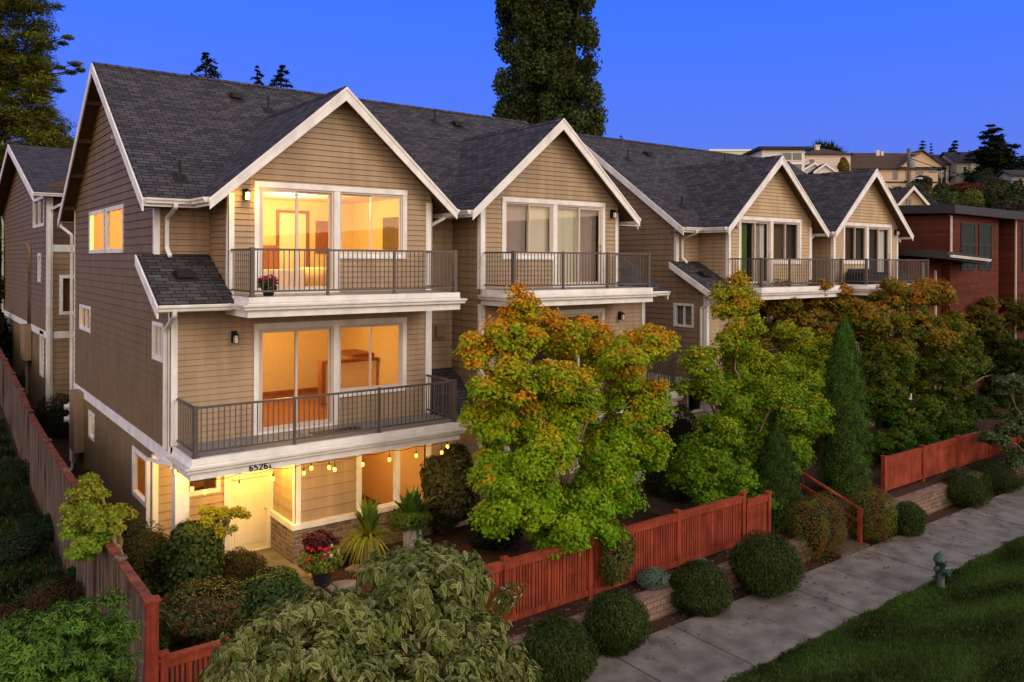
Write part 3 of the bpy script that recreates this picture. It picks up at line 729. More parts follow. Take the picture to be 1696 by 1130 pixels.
    for (X, d_) in ((4.2, -0.035), (MIR-4.2, 0.035)):
        b.prism([(X, YM-0.03, 7.09), (X, 17.66, 6.005), (X, 17.66, 5.76), (X, YM-0.03, 6.86)], (d_, 0, 0))
    b.build('rake_board', M['white'], root)
    # lookouts under the gable overhang
    for yy in (26.2, 27.6, 29.0, 30.4, 23.9, 22.5, 21.1): boxpart(root, 'lookout', M['soffit'], (X0+0.01, BX0-0.02, yy-0.05, yy+0.05, mz(yy)-0.25, mz(yy)-0.12))
    # ---------------- eave fascia, gutters
    for (x0, x1) in ((X0, c1-hw), (c1+hw, c2-hw), (c2+hw, X1)): boxpart(root, 'eave_fascia', M['white'], (x0+0.001, x1-0.001, 19.02, 19.05, ze-0.2, ze-0.012))
    for x in (c1-hw-0.03, c2-hw-0.03, c1+hw, c2+hw): boxpart(root, 'eave_fascia', M['white'], (x, x+0.03, 17.9, 19.019, ze-0.2, ze-0.012))
    for q in ((4.21, 5.72, 17.67, 17.70, 5.88, 6.03), (mi(5.72), mi(4.21), 17.67, 17.70, 5.88, 6.03), (11.15, 12.72, 17.67, 17.70, 2.62, 2.81)): boxpart(root, 'eave_fascia', M['white'], q)
    for (x0, x1) in ((X0+0.02, c1-hw), (c1+hw, c2-hw), (c2+hw, X1-0.02)): boxpart(root, 'eave_soffit', M['soffit'], (x0, x1, 19.05, YM, ze-0.2, ze-0.17))
    zg = ze-0.015
    gutter(root, [(X0+0.03, 19.018, zg), (c1-hw-0.032, 19.018, zg), (c1-hw-0.032, 17.92, zg)])
    gutter(root, [(c1+hw+0.032, 17.92, zg), (c1+hw+0.032, 19.018, zg), (c2-hw-0.032, 19.018, zg), (c2-hw-0.032, 17.92, zg)])
    gutter(root, [(c2+hw+0.032, 17.92, zg), (c2+hw+0.032, 19.018, zg), (X1-0.03, 19.018, zg)])
    gutter(root, [(X1, 31.17, zg), (X0, 31.17, zg)])
    gutter(root, [(4.19, 17.668, 6.02), (5.77, 17.668, 6.02)]); gutter(root, [(mi(5.77), 17.668, 6.02), (mi(4.19), 17.668, 6.02)])
    gutter(root, [(11.24, 17.668, 2.80), (12.66, 17.668, 2.80)])
    # ---------------- downspouts
    downspout(root, [(4.86, 18.95, zg-0.10), (4.86, 18.95, zg-0.20), (4.84, YM-0.08, zg-0.42), (4.84, YM-0.08, 7.24), (4.86, YM-0.30, 7.06)])
    downspout(root, [(4.50, 17.60, 5.92), (4.50, 17.62, 5.80), (4.53, YB+0.16, 5.45), (4.53, YB+0.16, 2.86)])
    downspout(root, [(4.52, 17.9, 2.66), (4.50, 18.5, 2.55), (4.50, YM+0.1, 2.40), (4.50, YM+0.1, 0.0), (4.35, YM-0.05, -0.12)])
    downspout(root, [(11.76, 18.6, zg-0.10), (11.74, 18.6, zg-0.2), (11.30, YB+0.28, zg-0.42), (11.22, YB+0.28, zg-0.6), (11.22, YB+0.28, 4.0)])
    downspout(root, [(4.24, 31.1, zg-0.10), (4.24, 31.08, zg-0.25), (4.51, 30.62, zg-0.55), (4.51, 30.62, 0.0)])
    if not styles['side']:
        downspout(root, [(mi(4.2), 17.60, 5.92), (mi(4.4), YB+0.1, 5.5), (mi(4.4), YB+0.1, 0)])
    # ---------------- balconies
    balcony(root, 5.83, 11.06, 6.205); balcony(root, mi(11.06), mi(5.83), 6.205)
    balcony(root, 4.68, 11.06, 2.955, 'wide lower balcony over the entry'); balcony(root, mi(11.06), mi(4.68), 2.955)
    for x, z, lit in styles['lamps']: lamp_wall(root, x, z, lit)
    # ---------------- roof vents and pipes
    for (x, y, h) in styles['pipes']:
        b = MB(); z = mz(y); b.cyl((x, y, z-0.05), (x, y, z+h), 0.035, k=10); b.lathe((x, y, z-0.02), [(0.11, -0.03), (0.06, 0.12), (0.045, 0.14)], k=10)
        b.prism([(x-0.16, y-0.2, mz(y-0.2)+0.012), (x+0.16, y-0.2, mz(y-0.2)+0.012), (x+0.16, y+0.15, mz(y+0.15)+0.012), (x-0.16, y+0.15, mz(y+0.15)+0.012)], (0, 0, -0.01))
        b.build('vent_pipe', M['rubber'], root)
    def turtle(x, y, z, p_, w2=0.16):
        b = MB(); b.prism([(x-w2-0.05, y-0.22, z-0.22*p_+0.015), (x+w2+0.05, y-0.22, z-0.22*p_+0.015), (x+w2+0.05, y+0.2, z+0.2*p_+0.015), (x-w2-0.05, y+0.2, z+0.2*p_+0.015)], (0, 0, -0.012))
        b.prism([(x-w2, y-0.16, z-0.02), (x-w2, y-0.16, z+0.10), (x-w2, y+0.02, z+0.16), (x-w2, y+0.15, z+0.15*p_+0.03)], (2*w2, 0, 0))
        b.build('roof_vent', M['rubber'], root)
    for (x, y) in styles['vents']: turtle(x, y, mz(y), PITCH)
    turtle(5.0, 18.75, 6.05+(18.75-17.7)*0.535, 0.535, 0.18)
    turtle(mi(5.0), 18.75, 6.05+(18.75-17.7)*0.535, 0.535, 0.18)
    b = MB(); b.box(12.02, 12.46, YM-0.05, YM-0.018, 4.70, 5.18); b.box(12.12, 12.40, YM-0.14, YM-0.05, 4.80, 5.10); b.build('wall_vent', M['mauve'], root)
    OFF = Vector((0, 0, 0))
    return root

def curtainmat(name, c): return mat(name, c, 0.9, var=0.05, scale=3)
CUR = {'cream': curtainmat('cream roller blind', (0.62, 0.55, 0.42)), 'green': curtainmat('green curtain', (0.07, 0.14, 0.025)), 'pink': curtainmat('mauve curtain', (0.33, 0.25, 0.22)), 'sheer': curtainmat('white sheer', (0.6, 0.6, 0.58)), 'brown': curtainmat('brown panel', (0.13, 0.065, 0.03)), 'dark': curtainmat('dark screen', (0.06, 0.045, 0.04)), 'red': curtainmat('wine blind', (0.09, 0.03, 0.025))}
WARM = (1.0, 0.60, 0.22); AMB = (1.0, 0.46, 0.12)
def rooms1(root, f, mi):
    # lit home on the left: three floors
    room(root, 5.96, 11.0, YB+0.11, 22.6, 6.22, 8.71, M['wallwarm'], M['floorwood'], M['ceilwarm'], light=[((8.2, 20.4, 8.45), 240, (1.0, 0.68, 0.22))])
    room(root, 4.75, 11.0, YB+0.11, 23.2, 2.97, 5.62, M['wallwarm'], M['floorwood'], M['ceilwarm'], light=[((8.0, 20.6, 5.35), 185, (1.0, 0.58, 0.17))])
    room(root, 7.56, 11.0, YB+0.06, 22.2, -0.15, 2.44, M['wallwarm'], M['floorwood'], M['ceilwarm'], light=[((9.6, 20.0, 2.2), 50, AMB)])
    room(root, 4.75, 7.40, YM+0.06, 25.5, -0.15, 2.44, M['wallwarm'], M['floorwood'], M['ceilwarm'], light=[((6.2, 21.5, 2.2), 60, AMB)])
    room(root, 4.75, 8.0, 25.6, 29.5, -0.15, 2.44, M['wallwarm'], M['floorwood'], M['ceilwarm'], light=[((6.2, 27.5, 2.2), 60, WARM)])
    room(root, 4.75, 8.5, 23.4, 30.0, 2.97, 5.62, M['wallwarm'], M['floorwood'], M['ceilwarm'], light=[((6.4, 28.4, 5.35), 50, WARM)])
    room(root, 4.75, 7.5, 22.75, 29.0, 6.22, 8.71, mat('interior paint with orange lamplight', (0.62, 0.30, 0.02), 0.8, var=0.03), M['floorwood'], M['ceilwarm'], light=[((5.9, 26.4, 8.3), 420, (1.0, 0.72, 0.08))])  # orange lamplight for the side windows is put into the wall colour
    # upstairs: closet door, radiator, painting; middle: stair half wall
    b = MB(); y = 22.58
    b.box(8.55, 8.63, y-0.06, y, 6.23, 8.35); b.box(9.45, 9.53, y-0.06, y, 6.23, 8.35); b.box(8.55, 9.53, y-0.06, y, 8.351, 8.43); b.build('interior_door_frame', M['woodtrim'], root)
    b = MB(); b.box(8.64, 9.44, y-0.03, y-0.005, 6.24, 8.34); b.build('interior_door', M['doorpaint'], root)
    b = MB(); b.box(9.75, 10.45, y-0.05, y-0.005, 7.2, 8.15); b.build('wall_picture', M['woodtrim'], root)
    b = MB(); b.box(9.3, 10.9, 20.9, 21.05, 2.98, 4.1); b.build('stair_half_wall', M['wallwarm'], root)
    b = MB(); b.box(9.2, 10.95, 20.84, 21.11, 4.1, 4.18); b.box(9.2, 9.32, 20.84, 21.11, 2.98, 4.1); b.build('stair_wall_cap', M['woodtrim'], root)
    b = MB(); b.box(10.3, 10.98, 21.2, 22.4, 4.18, 4.28); b.build('shelf', M['woodtrim'], root)
    bd = MB(); bd.box(7.1, 8.5, 20.4, 22.3, 6.25, 6.72); bd.build('bed', M['white'], root)
    bd = MB(); bd.box(7.05, 8.55, 22.32, 22.42, 6.25, 7.4); bd.build('headboard', M['woodtrim'], root)
    bd = MB(); bd.lathe((9.1, 21.0, 6.24), [(0.35, 0), (0.42, 0.25), (0.46, 0.5), (0.40, 0.55), (0.3, 0.35)], k=18); bd.build('round_chair', M['wallwarm'], root)
    bd = MB(); bd.box(6.2, 6.8, 22.5, 22.59, 6.5, 7.1); bd.build('wall_heater', M['white'], root)
    bd = MB(); bd.box(10.93, 10.985, 19.4, 20.6, 7.3, 8.2); bd.build('wall_picture', M['brown'], root)
    # unlit neighbour with pale blinds
    room(root, 12.9, 17.9, YB+0.11, 22.6, 6.22, 8.71, M['roomdark'], M['roomdark'], M['roomdark'], base=False)
    room(root, 12.9, 19.1, YB+0.11, 22.6, 2.97, 5.62, M['roomdark'], M['roomdark'], M['roomdark'], base=False, light=[((14.2, 20.6, 5.3), 30, WARM)])
    room(root, 12.9, 16.3, YB+0.06, 22.2, -0.15, 2.44, M['roomdark'], M['roomdark'], M['roomdark'], base=False)
    room(root, 16.5, 19.1, YM+0.06, 23, -0.15, 2.44, M['roomdark'], M['roomdark'], M['roomdark'], base=False)
    blind(root, 14.50, 15.32, 7.1, 8.68, YB+0.16, CUR['cream'], 0.0); blind(root, 13.62, 14.50, 7.1, 8.68, YB+0.22, CUR['pink'], 0.0)
    blind(root, 15.55, 16.45, 6.26, 8.68, YB+0.17, CUR['cream'], 0.02); blind(root, 16.45, 17.3, 6.26, 8.68, YB+0.22, CUR['pink'], 0.02)
def rooms2(root, f, mi):
    for (a, c, y0, z0, z1) in ((5.96, 11.0, YB+0.11, 6.22, 8.71), (4.75, 11.0, YB+0.11, 2.97, 5.62), (12.9, 17.9, YB+0.11, 6.22, 8.71), (12.9, 19.1, YB+0.11, 2.97, 5.62), (7.56, 11, YB+0.06, -.15, 2.44), (12.9, 16.3, YB+0.06, -.15, 2.44), (4.75, 7.4, YM+0.06, -.15, 2.44), (16.5, 19.1, YM+0.06, -.15, 2.44)):
        room(root, a, c, y0, 22.6, z0, z1, M['roomdark'], M['roomdark'], M['roomdark'], base=False)
    blind(root, 6.56, 7.15, 6.26, 8.68, YB+0.18, CUR['green'], 0.06, 14); blind(root, 7.50, 7.95, 6.26, 8.68, YB+0.20, CUR['pink'], 0.06, 12); blind(root, 8.0, 8.32, 6.26, 8.68, YB+0.20, CUR['sheer'], 0.06, 9)
    blind(root, 8.56, 9.42, 7.1, 8.68, YB+0.24, CUR['brown'], 0.0); blind(root, 9.42, 10.25, 7.1, 8.68, YB+0.24, CUR['dark'], 0.0)
    blind(root, mi(10.25), mi(9.45), 7.1, 8.68, YB+0.2, CUR['red'], 0.0); blind(root, mi(9.2), mi(8.6), 7.1, 8.68, YB+0.2, CUR['dark'], 0.03)
    blind(root, mi(8.3), mi(7.5), 6.26, 8.68, YB+0.2, CUR['dark'], 0.04); blind(root, mi(7.1), mi(6.6), 6.26, 8.68, YB+0.2, CUR['sheer'], 0.04, 8)
row1 = house('nearer tan and brown townhouse row with lit orange windows and two gables', 'townhouses', (4.6, 18.3, -0.2), (0, 0, 0),
    dict(side=True, light=False, a=None, b=None, rooms=rooms1, lamps=[(6.20, 8.45, True), (5.95, 5.22, False), (17.75, 8.45, False), (18.12, 5.24, False)],
         pipes=[(5.18, 19.85, 0.42), (8.66, 23.55, 0.45), (11.95, 24.35, 0.3), (14.85, 24.15, 0.45)], vents=[(7.89, 24.1), (15.75, 24.1)]), M['tan'], 'gabled townhouse rows')
row2 = house('farther cream townhouse row beyond the maples with unlit curtained windows', 'townhouses', (4.6, 18.3, -0.2), (18.25, 0.4, -0.12),
    dict(side=False, light=True, a=None, b=None, rooms=rooms2, lamps=[(6.12, 8.45, False), (17.75, 8.45, False), (5.4, 5.24, False)],
         pipes=[(5.6, 20.3, 0.4), (5.8, 23.4, 0.45), (13.0, 24.1, 0.4)], vents=[(3.2+4.4, 24.0), (14.5, 24.1)]), M['tan2'], 'gabled townhouse rows')
# extras fixed to the first row
b = MB(); 
b.box(4.30, 4.58, 28.55, 29.45, 0.85, 2.75); b.build('electric_cabinet', M['mauve'], row1)
b = MB(); b.cyl((4.42, 29.7, -0.1), (4.42, 29.7, 2.5), 0.04); b.cyl((4.42, 29.7, 0.3), (4.42, 29.2, 0.95), 0.03)
for z in (2.15, 1.75): b.cyl((4.30, 29.7, z), (4.18, 29.7, z), 0.09, k=14); b.box(4.30, 4.46, 29.6, 29.8, z-0.12, z+0.12)
b.build('electric_meter', M['gutter'], row1)
b = MB(); b.box(4.52, 4.585, 23.5, 23.62, 10.05, 10.45); b.box(4.40, 4.52, 23.52, 23.6, 10.2, 10.3); b.build('gable_camera', M['vinyl'], row1)

# house number: stroke-built digits on the lower fascia
def digits(root, txt, x, z, h, y):
    SEG = {'6': [(0.9,0.9,0.5,1.0),(0.5,1.0,0.1,0.75),(0.1,0.75,0.1,0.2),(0.1,0.2,0.5,0.0),(0.5,0.0,0.9,0.2),(0.9,0.2,0.9,0.4),(0.9,0.4,0.5,0.57),(0.5,0.57,0.1,0.4)],
           '5': [(0.9,1.0,0.15,1.0),(0.15,1.0,0.12,0.55),(0.12,0.55,0.55,0.62),(0.55,0.62,0.9,0.42),(0.9,0.42,0.85,0.15),(0.85,0.15,0.5,0.0),(0.5,0.0,0.1,0.12)],
           '2': [(0.1,0.8,0.3,1.0),(0.3,1.0,0.75,1.0),(0.75,1.0,0.9,0.78),(0.9,0.78,0.1,0.0),(0.1,0.0,0.92,0.0)],
           'A': [(0.05,0,0.5,1),(0.5,1,0.95,0),(0.22,0.35,0.78,0.35)]}
    b = MB()
    for ch in txt:
        hh = h*0.62 if ch == 'A' else h; ww = hh*0.55; t = hh*(0.09 if ch == 'A' else 0.135)
        for (a, c, d_, e_) in SEG[ch]:
            p = Vector((x+a*ww, y, z+c*hh)); q = Vector((x+d_*ww, y, z+e_*hh)); dd = (q-p).normalized()*t*0.45
            b.rect([p-dd, q+dd], t, 0.02, up=(0, 1, 0))
        x += ww*1.42
    return b.build('house_number', M['black'], root)
digits(row1, '6526A', 5.82, 2.528, 0.135, YD-0.045)
# ================================================================== ground, walks, fences
def smooth(a, b, t):
    t = max(0.0, min(1.0, (t-a)/(b-a))); return t*t*(3-2*t)
def lerpt(x, tab):
    if x <= tab[0][0]: return tab[0][1]
    for (a, p), (b_, q) in zip(tab, tab[1:]):
        if x <= b_: return p + (q-p)*(x-a)/(b_-a)
    return tab[-1][1]
HILL = [(46, 0), (60, 5.0), (80, 8.5), (99, 12.0), (118, 15.5), (135, 18.0), (160, 20), (260, 22.0), (700, 24)]
def ground_z(x, y):
    z = -0.93 if y < 12.28 else -0.40 if y < 13.0 else -0.24
    if x < 3.0 and y > 12.9: z = -0.30 + 0.018*(y-13) if y < 20 else -0.17+0.05*(y-20)
    elif y > 24: z = max(z, lerpt(y, [(24, -0.24), (31, 0.2), (35, 1.3), (60, 2.6), (300, 9)]))
    if x < 3.0 and y > 20: z = lerpt(y, [(20, -0.17), (27, 0.3), (36, 1.4), (60, 2.6), (300, 9)])
    if x > 46: z = max(z, lerpt(x + 0.0*y, HILL))
    return z
xs = [-600, -200, -80, -40, -20, -10, -5, -2, 0, 1.5, 2.85, 2.99, 3.05, 4, 6, 8, 10, 12, 14, 16, 18, 20, 22, 24, 26, 28, 30, 34, 38, 42, 46, 50, 54, 60, 66, 72, 80, 86, 92, 99, 106, 112, 118, 130, 150, 180, 260, 400, 900]
ys = [-600, -200, -60, -20, 0, 4, 8, 9.6, 11.7, 12.0, 12.27, 12.30, 12.6, 12.98, 13.02, 14, 16, 18, 20, 22, 24, 27, 31, 35, 40, 46, 52, 60, 70, 85, 100, 130, 180, 300, 900]
b = MB(); nx, ny = len(xs), len(ys)
b.mesh([(x, y, ground_z(x, y)) for y in ys for x in xs], [(j*nx+i, j*nx+i+1, (j+1)*nx+i+1, (j+1)*nx+i) for j in range(ny-1) for i in range(nx-1)], smooth=False)
o = b.build('ground', M['soil']); tag(o, kind='structure')
# lawn strip by the street and the neighbour's grass
b = MB(); b.box(-30, 60, 5.2, 9.55, -0.99, -0.905); o = b.build('lawn', M['lawn']); tag(o, kind='structure')
b = MB(); b.box(-60, 120, -5.0, 5.0, -1.2, -1.02); o = b.build('road', mat('asphalt', (0.05, 0.05, 0.05), 0.9, var=0.2)); tag(o, kind='structure')
b = MB(); b.face([(-25, 13.05, -0.285), (2.9, 13.05, -0.285), (2.9, 20, -0.155), (-25, 20, -0.155)]); b.face([(-25, 20, -0.155), (2.9, 20, -0.155), (2.9, 27, 0.315), (-25, 27, 0.315)]); b.face([(-25, 27, 0.315), (2.9, 27, 0.315), (2.9, 36, 1.415), (-25, 36, 1.415)])
o = b.build('neighbour_grass', M['lawn']); tag(o, kind='structure')
# hillside planting cover
M['hill'] = mat('hillside ground cover', (0.045, 0.05, 0.018), 1.0, var=0.6, scale=0.35, bump=1.0, bscale=1.5)
b = MB(); hx = [q for q in xs if 46 <= q <= 900]; hy = [q for q in ys if q >= -60]
b.mesh([(x, y, ground_z(x, y)+0.05) for y in hy for x in hx], [(j*len(hx)+i, j*len(hx)+i+1, (j+1)*len(hx)+i+1, (j+1)*len(hx)+i) for j in range(len(hy)-1) for i in range(len(hx)-1)], smooth=True)
o = b.build('hillside', M['hill']); tag(o, kind='structure')
# sidewalk of slabs
b = MB(); x = -8.0; k = 0
while x < 60:
    w_ = 1.93; dz = R.uniform(-0.008, 0.008)
    b.prism([(x+0.016, 9.60, -0.87+dz), (x+w_-0.016, 9.60, -0.87+dz+R.uniform(-.006,.006)), (x+w_-0.016, 11.70, -0.86+dz), (x+0.016, 11.70, -0.86+dz)], (0, 0, -0.12)); x += w_
o = b.build('sidewalk', M['concrete']); tag(o, kind='structure')
# entry path and stepping stones
b = MB(); b.box(6.15, 7.38, 17.3, YM-0.1, -0.235, -0.185); b.box(6.15, 7.32, 15.6, 17.28, -0.235, -0.188); b.box(6.1, 7.3, 13.6, 15.58, -0.235, -0.19)
o = b.build('entry_path', M['concrete']); tag(o, kind='structure')
def flag(cx, cy, r, seed):
    q = random.Random(seed); n = 7; b = MB(); pts = []
    for i in range(n):
        a = 2*math.pi*i/n + q.uniform(-.25, .25); rr = r*q.uniform(0.8, 1.15); pts.append((cx+rr*math.cos(a), cy+rr*0.8*math.sin(a), -0.195))
    b.prism(pts, (0, 0, -0.05)); return b.build('flagstone', M['flagstone'])
FL = ['largest flagstone in front of the big flower pot', 'flagstone beside the watering can', 'flagstone against the red edging', 'flagstone nearest the grey planter', 'small flagstone behind the big flower pot', 'flagstone farthest right, by the white planter']
for i, (x, y, r_) in enumerate([(7.75, 16.45, 0.36), (8.5, 17.15, 0.30), (8.75, 16.35, 0.33), (9.15, 17.35, 0.28), (7.55, 17.35, 0.25), (9.6, 16.6, 0.3)]):
    tag(flag(x, y, r_, i), FL[i], 'stepping stone', 'flagstones by the front path')
b = MB(); b.rect([(7.38, 15.2, -0.17), (7.9, 15.45, -0.17), (9.3, 15.5, -0.17)], 0.06, 0.14); o = b.build('garden_edging', M['redfence']); tag(o, 'low red timber edging along the flagstones', 'edging')
# red walk behind the fence seen between the maples
b = MB(); b.box(17.2, 21.5, 13.4, 19.0, -0.235, -0.19); b.box(19.9, 21.3, 11.72, 13.0, -0.9, -0.80); b.box(19.9, 21.3, 12.35, 13.0, -0.799, -0.6); b.box(19.9, 21.3, 12.7, 13.3, -0.599, -0.40); b.box(19.9, 21.3, 13.0, 13.399, -0.399, -0.20)
o = b.build('side_walk', mat('brown paver walk', (0.09, 0.06, 0.045), 0.9, var=0.3, scale=6)); tag(o, kind='structure')

def slat_fence(name, label, cat, x0, x1, y, zb, zt, post_x, solid=False, group=None, step=0.112, w_=0.075):
    r_ = empty(name, (x0, y, zb), label, cat, group)
    b = MB(); x = x0+0.03
    while x < x1-0.02:
        ww = w_ if solid else (0.088, 0.046, 0.046, 0.046)[int((x-x0)*9.1) % 4] if step > 0.1 and step < 0.12 else w_
        if not any(abs(x-p) < 0.06 for p in post_x): b.box(x, x+ww, y-0.012+R.uniform(-.002, .002), y+0.012, zb+0.10, zt-0.10)
        x += ww+0.03 if 0.1 < step < 0.12 else step
    b.build('slats', M['redfence'], r_)
    b = MB(); b.box(x0, x1, y-0.045, y-0.0125, zt-0.16, zt-0.03); b.box(x0, x1, y-0.045, y-0.0125, zb+0.07, zb+0.19); b.box(x0, x1, y-0.07, y+0.07, zt-0.03, zt+0.01)
    b.build('rails', M['redfence'], r_)
    for p in post_x:
        b = MB(); b.box(p-0.055, p+0.055, y-0.065, y+0.055, zb-0.1, zt+0.05); b.box(p-0.075, p+0.075, y-0.085, y+0.075, zt+0.05, zt+0.085)
        b.build('post', M['redfence'], r_)
    return r_
slat_fence('picket_fence', 'barn red slatted fence along the sidewalk above the low block wall', 'fence', 7.2, 17.35, 12.95, -0.36, 0.95, [7.3, 9.65, 11.95, 14.8, 17.3])
slat_fence('picket_fence', 'short red picket fence between the corner post and the variegated dogwood', 'fence', 3.05, 7.05, 12.95, -0.36, 0.93, [3.05+0.12, 4.35, 6.9])
slat_fence('picket_fence', 'close set red slat panel at the right end of the sidewalk fence', 'fence', 17.42, 18.42, 12.93, -0.36, 0.80, [18.36], step=0.085, w_=0.07)
slat_fence('board_fence', 'solid red board fence beyond the columnar cypress under the farther maples', 'fence', 24.3, 40.0, 12.95, -0.20, 0.88, [24.35, 26.8, 29.3, 31.8, 34.3, 36.8, 39.3], step=0.152, w_=0.148)
# retaining walls
def retaining(x0, x1, y, zt, zb, label):
    r_ = empty('retaining_wall', (x0, y, zb), label, 'retaining wall')
    b = MB(); b.box(x0, x1, y, y+0.25, zb-0.1, zt-0.07); b.build('block_wall', M['block'], r_)
    b = MB(); x = x0-0.02
    while x < x1:
        w_ = R.uniform(0.38, 0.46); b.box(x+0.004, min(x+w_, x1+0.03), y-0.03, y+0.29, zt-0.068, zt+R.uniform(-0.006, 0.006)); x += w_
    b.build('cap_stones', M['block'], r_)
retaining(6.0, 19.3, 12.22, -0.36, -0.93, 'low reddish block retaining wall in front of the slatted fence')
retaining(21.9, 42.0, 12.22, -0.22, -0.93, 'low grey block retaining wall below the solid board fence')
b = MB(); b.box(21.9, 42, 12.47, 13.2, -0.6, -0.235); o = b.build('planting_bed', M['soil']); tag(o, kind='structure')

# left board fence running back along the lot line
fr = empty('board_fence', (3.0, 13.0, -0.3), 'tall weathered cedar board fence with red cap running back beside the house', 'fence')
top = lambda y: lerpt(y, [(12.9, 1.80), (17.3, 1.80), (17.35, 2.05), (20.9, 2.10), (24.1, 2.2), (27.7, 2.4), (30, 2.75), (35.2, 3.2), (44, 3.9)])
b = MB(); y = 13.12
while y < 44:
    z0 = ground_z(2.5, y)-0.05; b.box(2.975+R.uniform(-.004, .004), 2.998, y, y+0.138, z0, top(y)-0.05); y += 0.142
b.build('boards', M['cedar'], fr)
b = MB(); seg = [12.95, 15.1, 17.3, 19.1, 20.9, 24.1, 27.7, 30, 32.6, 35.2, 40, 44]
for a, c in zip(seg, seg[1:]):
    za, zc_ = top(a+0.06), top(c-0.03)
    b.prism([(2.93, a+0.05, za), (3.08, a+0.05, za), (3.08, c-0.03, zc_), (2.93, c-0.03, zc_)], (0, 0, -0.04))
    b.prism([(3.0, a+0.05, za-0.05), (3.04, a+0.05, za-0.05), (3.04, c-0.03, zc_-0.05), (3.0, c-0.03, zc_-0.05)], (0, 0, -0.13))
b.build('cap_rail', M['redcap'], fr)
for i, y in enumerate(seg[:-1]):
    b = MB(); z = top(y+0.06); w_ = 0.075 if i == 0 else 0.055; b.box(2.99-w_, 2.99+w_+0.02, y-w_, y+w_, ground_z(2.5, y)-0.1, z+0.03); b.box(2.99-w_-0.03, 3.01+w_+0.03, y-w_-0.03, y+w_+0.03, z+0.03, z+0.07); b.build('post', M['redfence'] if i == 0 else M['cedar'], fr)

# handrail by the steps
hr = empty('handrail', (21.2, 11.95, -0.85), 'red timber handrail beside the steps up from the sidewalk', 'handrail')
b = MB(); b.rect([(21.25, 11.9, 0.10), (21.25, 14.4, 0.95)], 0.10, 0.05); b.rect([(21.25, 11.95, -0.25), (21.25, 14.4, 0.55)], 0.05, 0.09); b.build('rail', M['redfence'], hr)
for y in (11.98, 14.3):
    b = MB(); z = 0.07+(y-11.9)*0.34; b.box(21.2, 21.3, y-0.05, y+0.05, -0.87 if y < 13 else -0.25, z); b.build('post', M['redfence'], hr)

# hydrant
hx, hy = 20.15, 9.30
hyd = empty('fire_hydrant', (hx, hy, -0.905), 'weathered green fire hydrant on the grass edge beside the sidewalk', 'fire hydrant')
M['hyd'] = mat('faded green hydrant paint', (0.012, 0.028, 0.02), 0.5, var=0.5, scale=12, bump=0.2)
M['hydcap'] = mat('teal hydrant cap', (0.02, 0.065, 0.052), 0.5, var=0.25, scale=14)
b = MB(); b.lathe((hx, hy, -0.905), [(0.15, 0.0), (0.15, 0.04), (0.105, 0.05), (0.105, 0.58), (0.13, 0.60), (0.13, 0.635), (0.11, 0.64)], k=18); b.build('barrel', M['hyd'], hyd)
b = MB(); b.lathe((hx, hy, -0.265), [(0.15, 0.0), (0.155, 0.035), (0.145, 0.04), (0.125, 0.11), (0.075, 0.16), (0.03, 0.175), (0.03, 0.22), (0.0, 0.225)], k=18); b.build('bonnet', M['hydcap'], hyd)
b = MB()
for i in range(8):
    a = i*math.pi/4; b.cyl((hx+0.14*math.cos(a), hy+0.14*math.sin(a), -0.275), (hx+0.14*math.cos(a), hy+0.14*math.sin(a), -0.215), 0.012, k=6)
b.build('bolts', M['hyd'], hyd)
for (dx, dy, z, r_) in ((0.0, -1, -0.50, 0.075), (1, 0, -0.42, 0.05), (-1, 0, -0.42, 0.05)):
    b = MB(); p = Vector((hx+dx*0.09, hy+dy*0.09, z)); q = Vector((hx+dx*0.19, hy+dy*0.19, z)); b.cyl(p, q, r_*0.8, k=14); b.cyl(q, q+Vector((dx, dy, 0))*0.045, r_*1.15, k=14); b.cyl(q, q+Vector((dx, dy, 0))*0.08, 0.016, k=6); b.build('outlet_cap', M['hydcap'], hyd)

# doormat and string lights
b = MB(); b.prism([(7.55, 17.30, 2.962), (8.75, 17.30, 2.962), (8.75, 17.78, 2.962), (7.55, 17.78, 2.962)], (0, 0, 0.012)); o = b.build('doormat', M['black']); tag(o, 'dark doormat on the lower balcony in front of the sliding door', 'doormat')
sl_ = empty('string_lights', (4.7, 17.0, 2.5), 'string of glowing bulbs hung under the lower balcony edge', 'string lights')
bl = [(4.66, 17.95, 2.43), (4.70, 17.0, 2.33), (4.96, 17.0, 2.23), (5.66, 17.0, 2.24), (6.39, 17.0, 2.27), (7.09, 17.0, 2.28), (7.31, 17.1, 2.34), (7.69, 17.0, 2.32), (7.83, 17.0, 2.25), (8.53, 17.0, 2.26), (9.23, 17.0, 2.27), (9.96, 17.0, 2.26), (10.69, 17.0, 2.23), (10.86, 17.0, 2.36)]
b = MB(); pth = []
for (p, q) in zip(bl, bl[1:]):
    for i in range(6):
        t = i/6; pth.append((p[0]+(q[0]-p[0])*t, p[1]+(q[1]-p[1])*t, 2.47-0.05*math.sin(math.pi*t)*min(1, abs(q[0]-p[0])*2)))
pth.append((bl[-1][0], bl[-1][1], 2.46)); b.tube(pth, 0.008, k=5)
for p in bl: b.cyl((p[0], p[1], 2.47), (p[0], p[1], p[2]+0.05), 0.006, k=5)
b.build('cable', M['black'], sl_)
for p in bl:
    b = MB(); b.lathe((p[0], p[1], p[2]+0.03), [(0.018, 0), (0.018, 0.05), (0.008, 0.06)], k=8); b.build('socket', M['black'], sl_)
    b = MB(); b.lathe((p[0], p[1], p[2]-0.05), [(0.0, -0.02), (0.03, -0.01), (0.042, 0.02), (0.036, 0.055), (0.015, 0.08)], k=10); b.build('bulb', emis('bulb glow', (1.0, 0.50, 0.085), 2.0) if 'bg' not in M else M['bg'], sl_)
    point('bulb_light', (p[0], p[1], p[2]-0.08), 13.0, (1.0, 0.56, 0.13), 0.035)
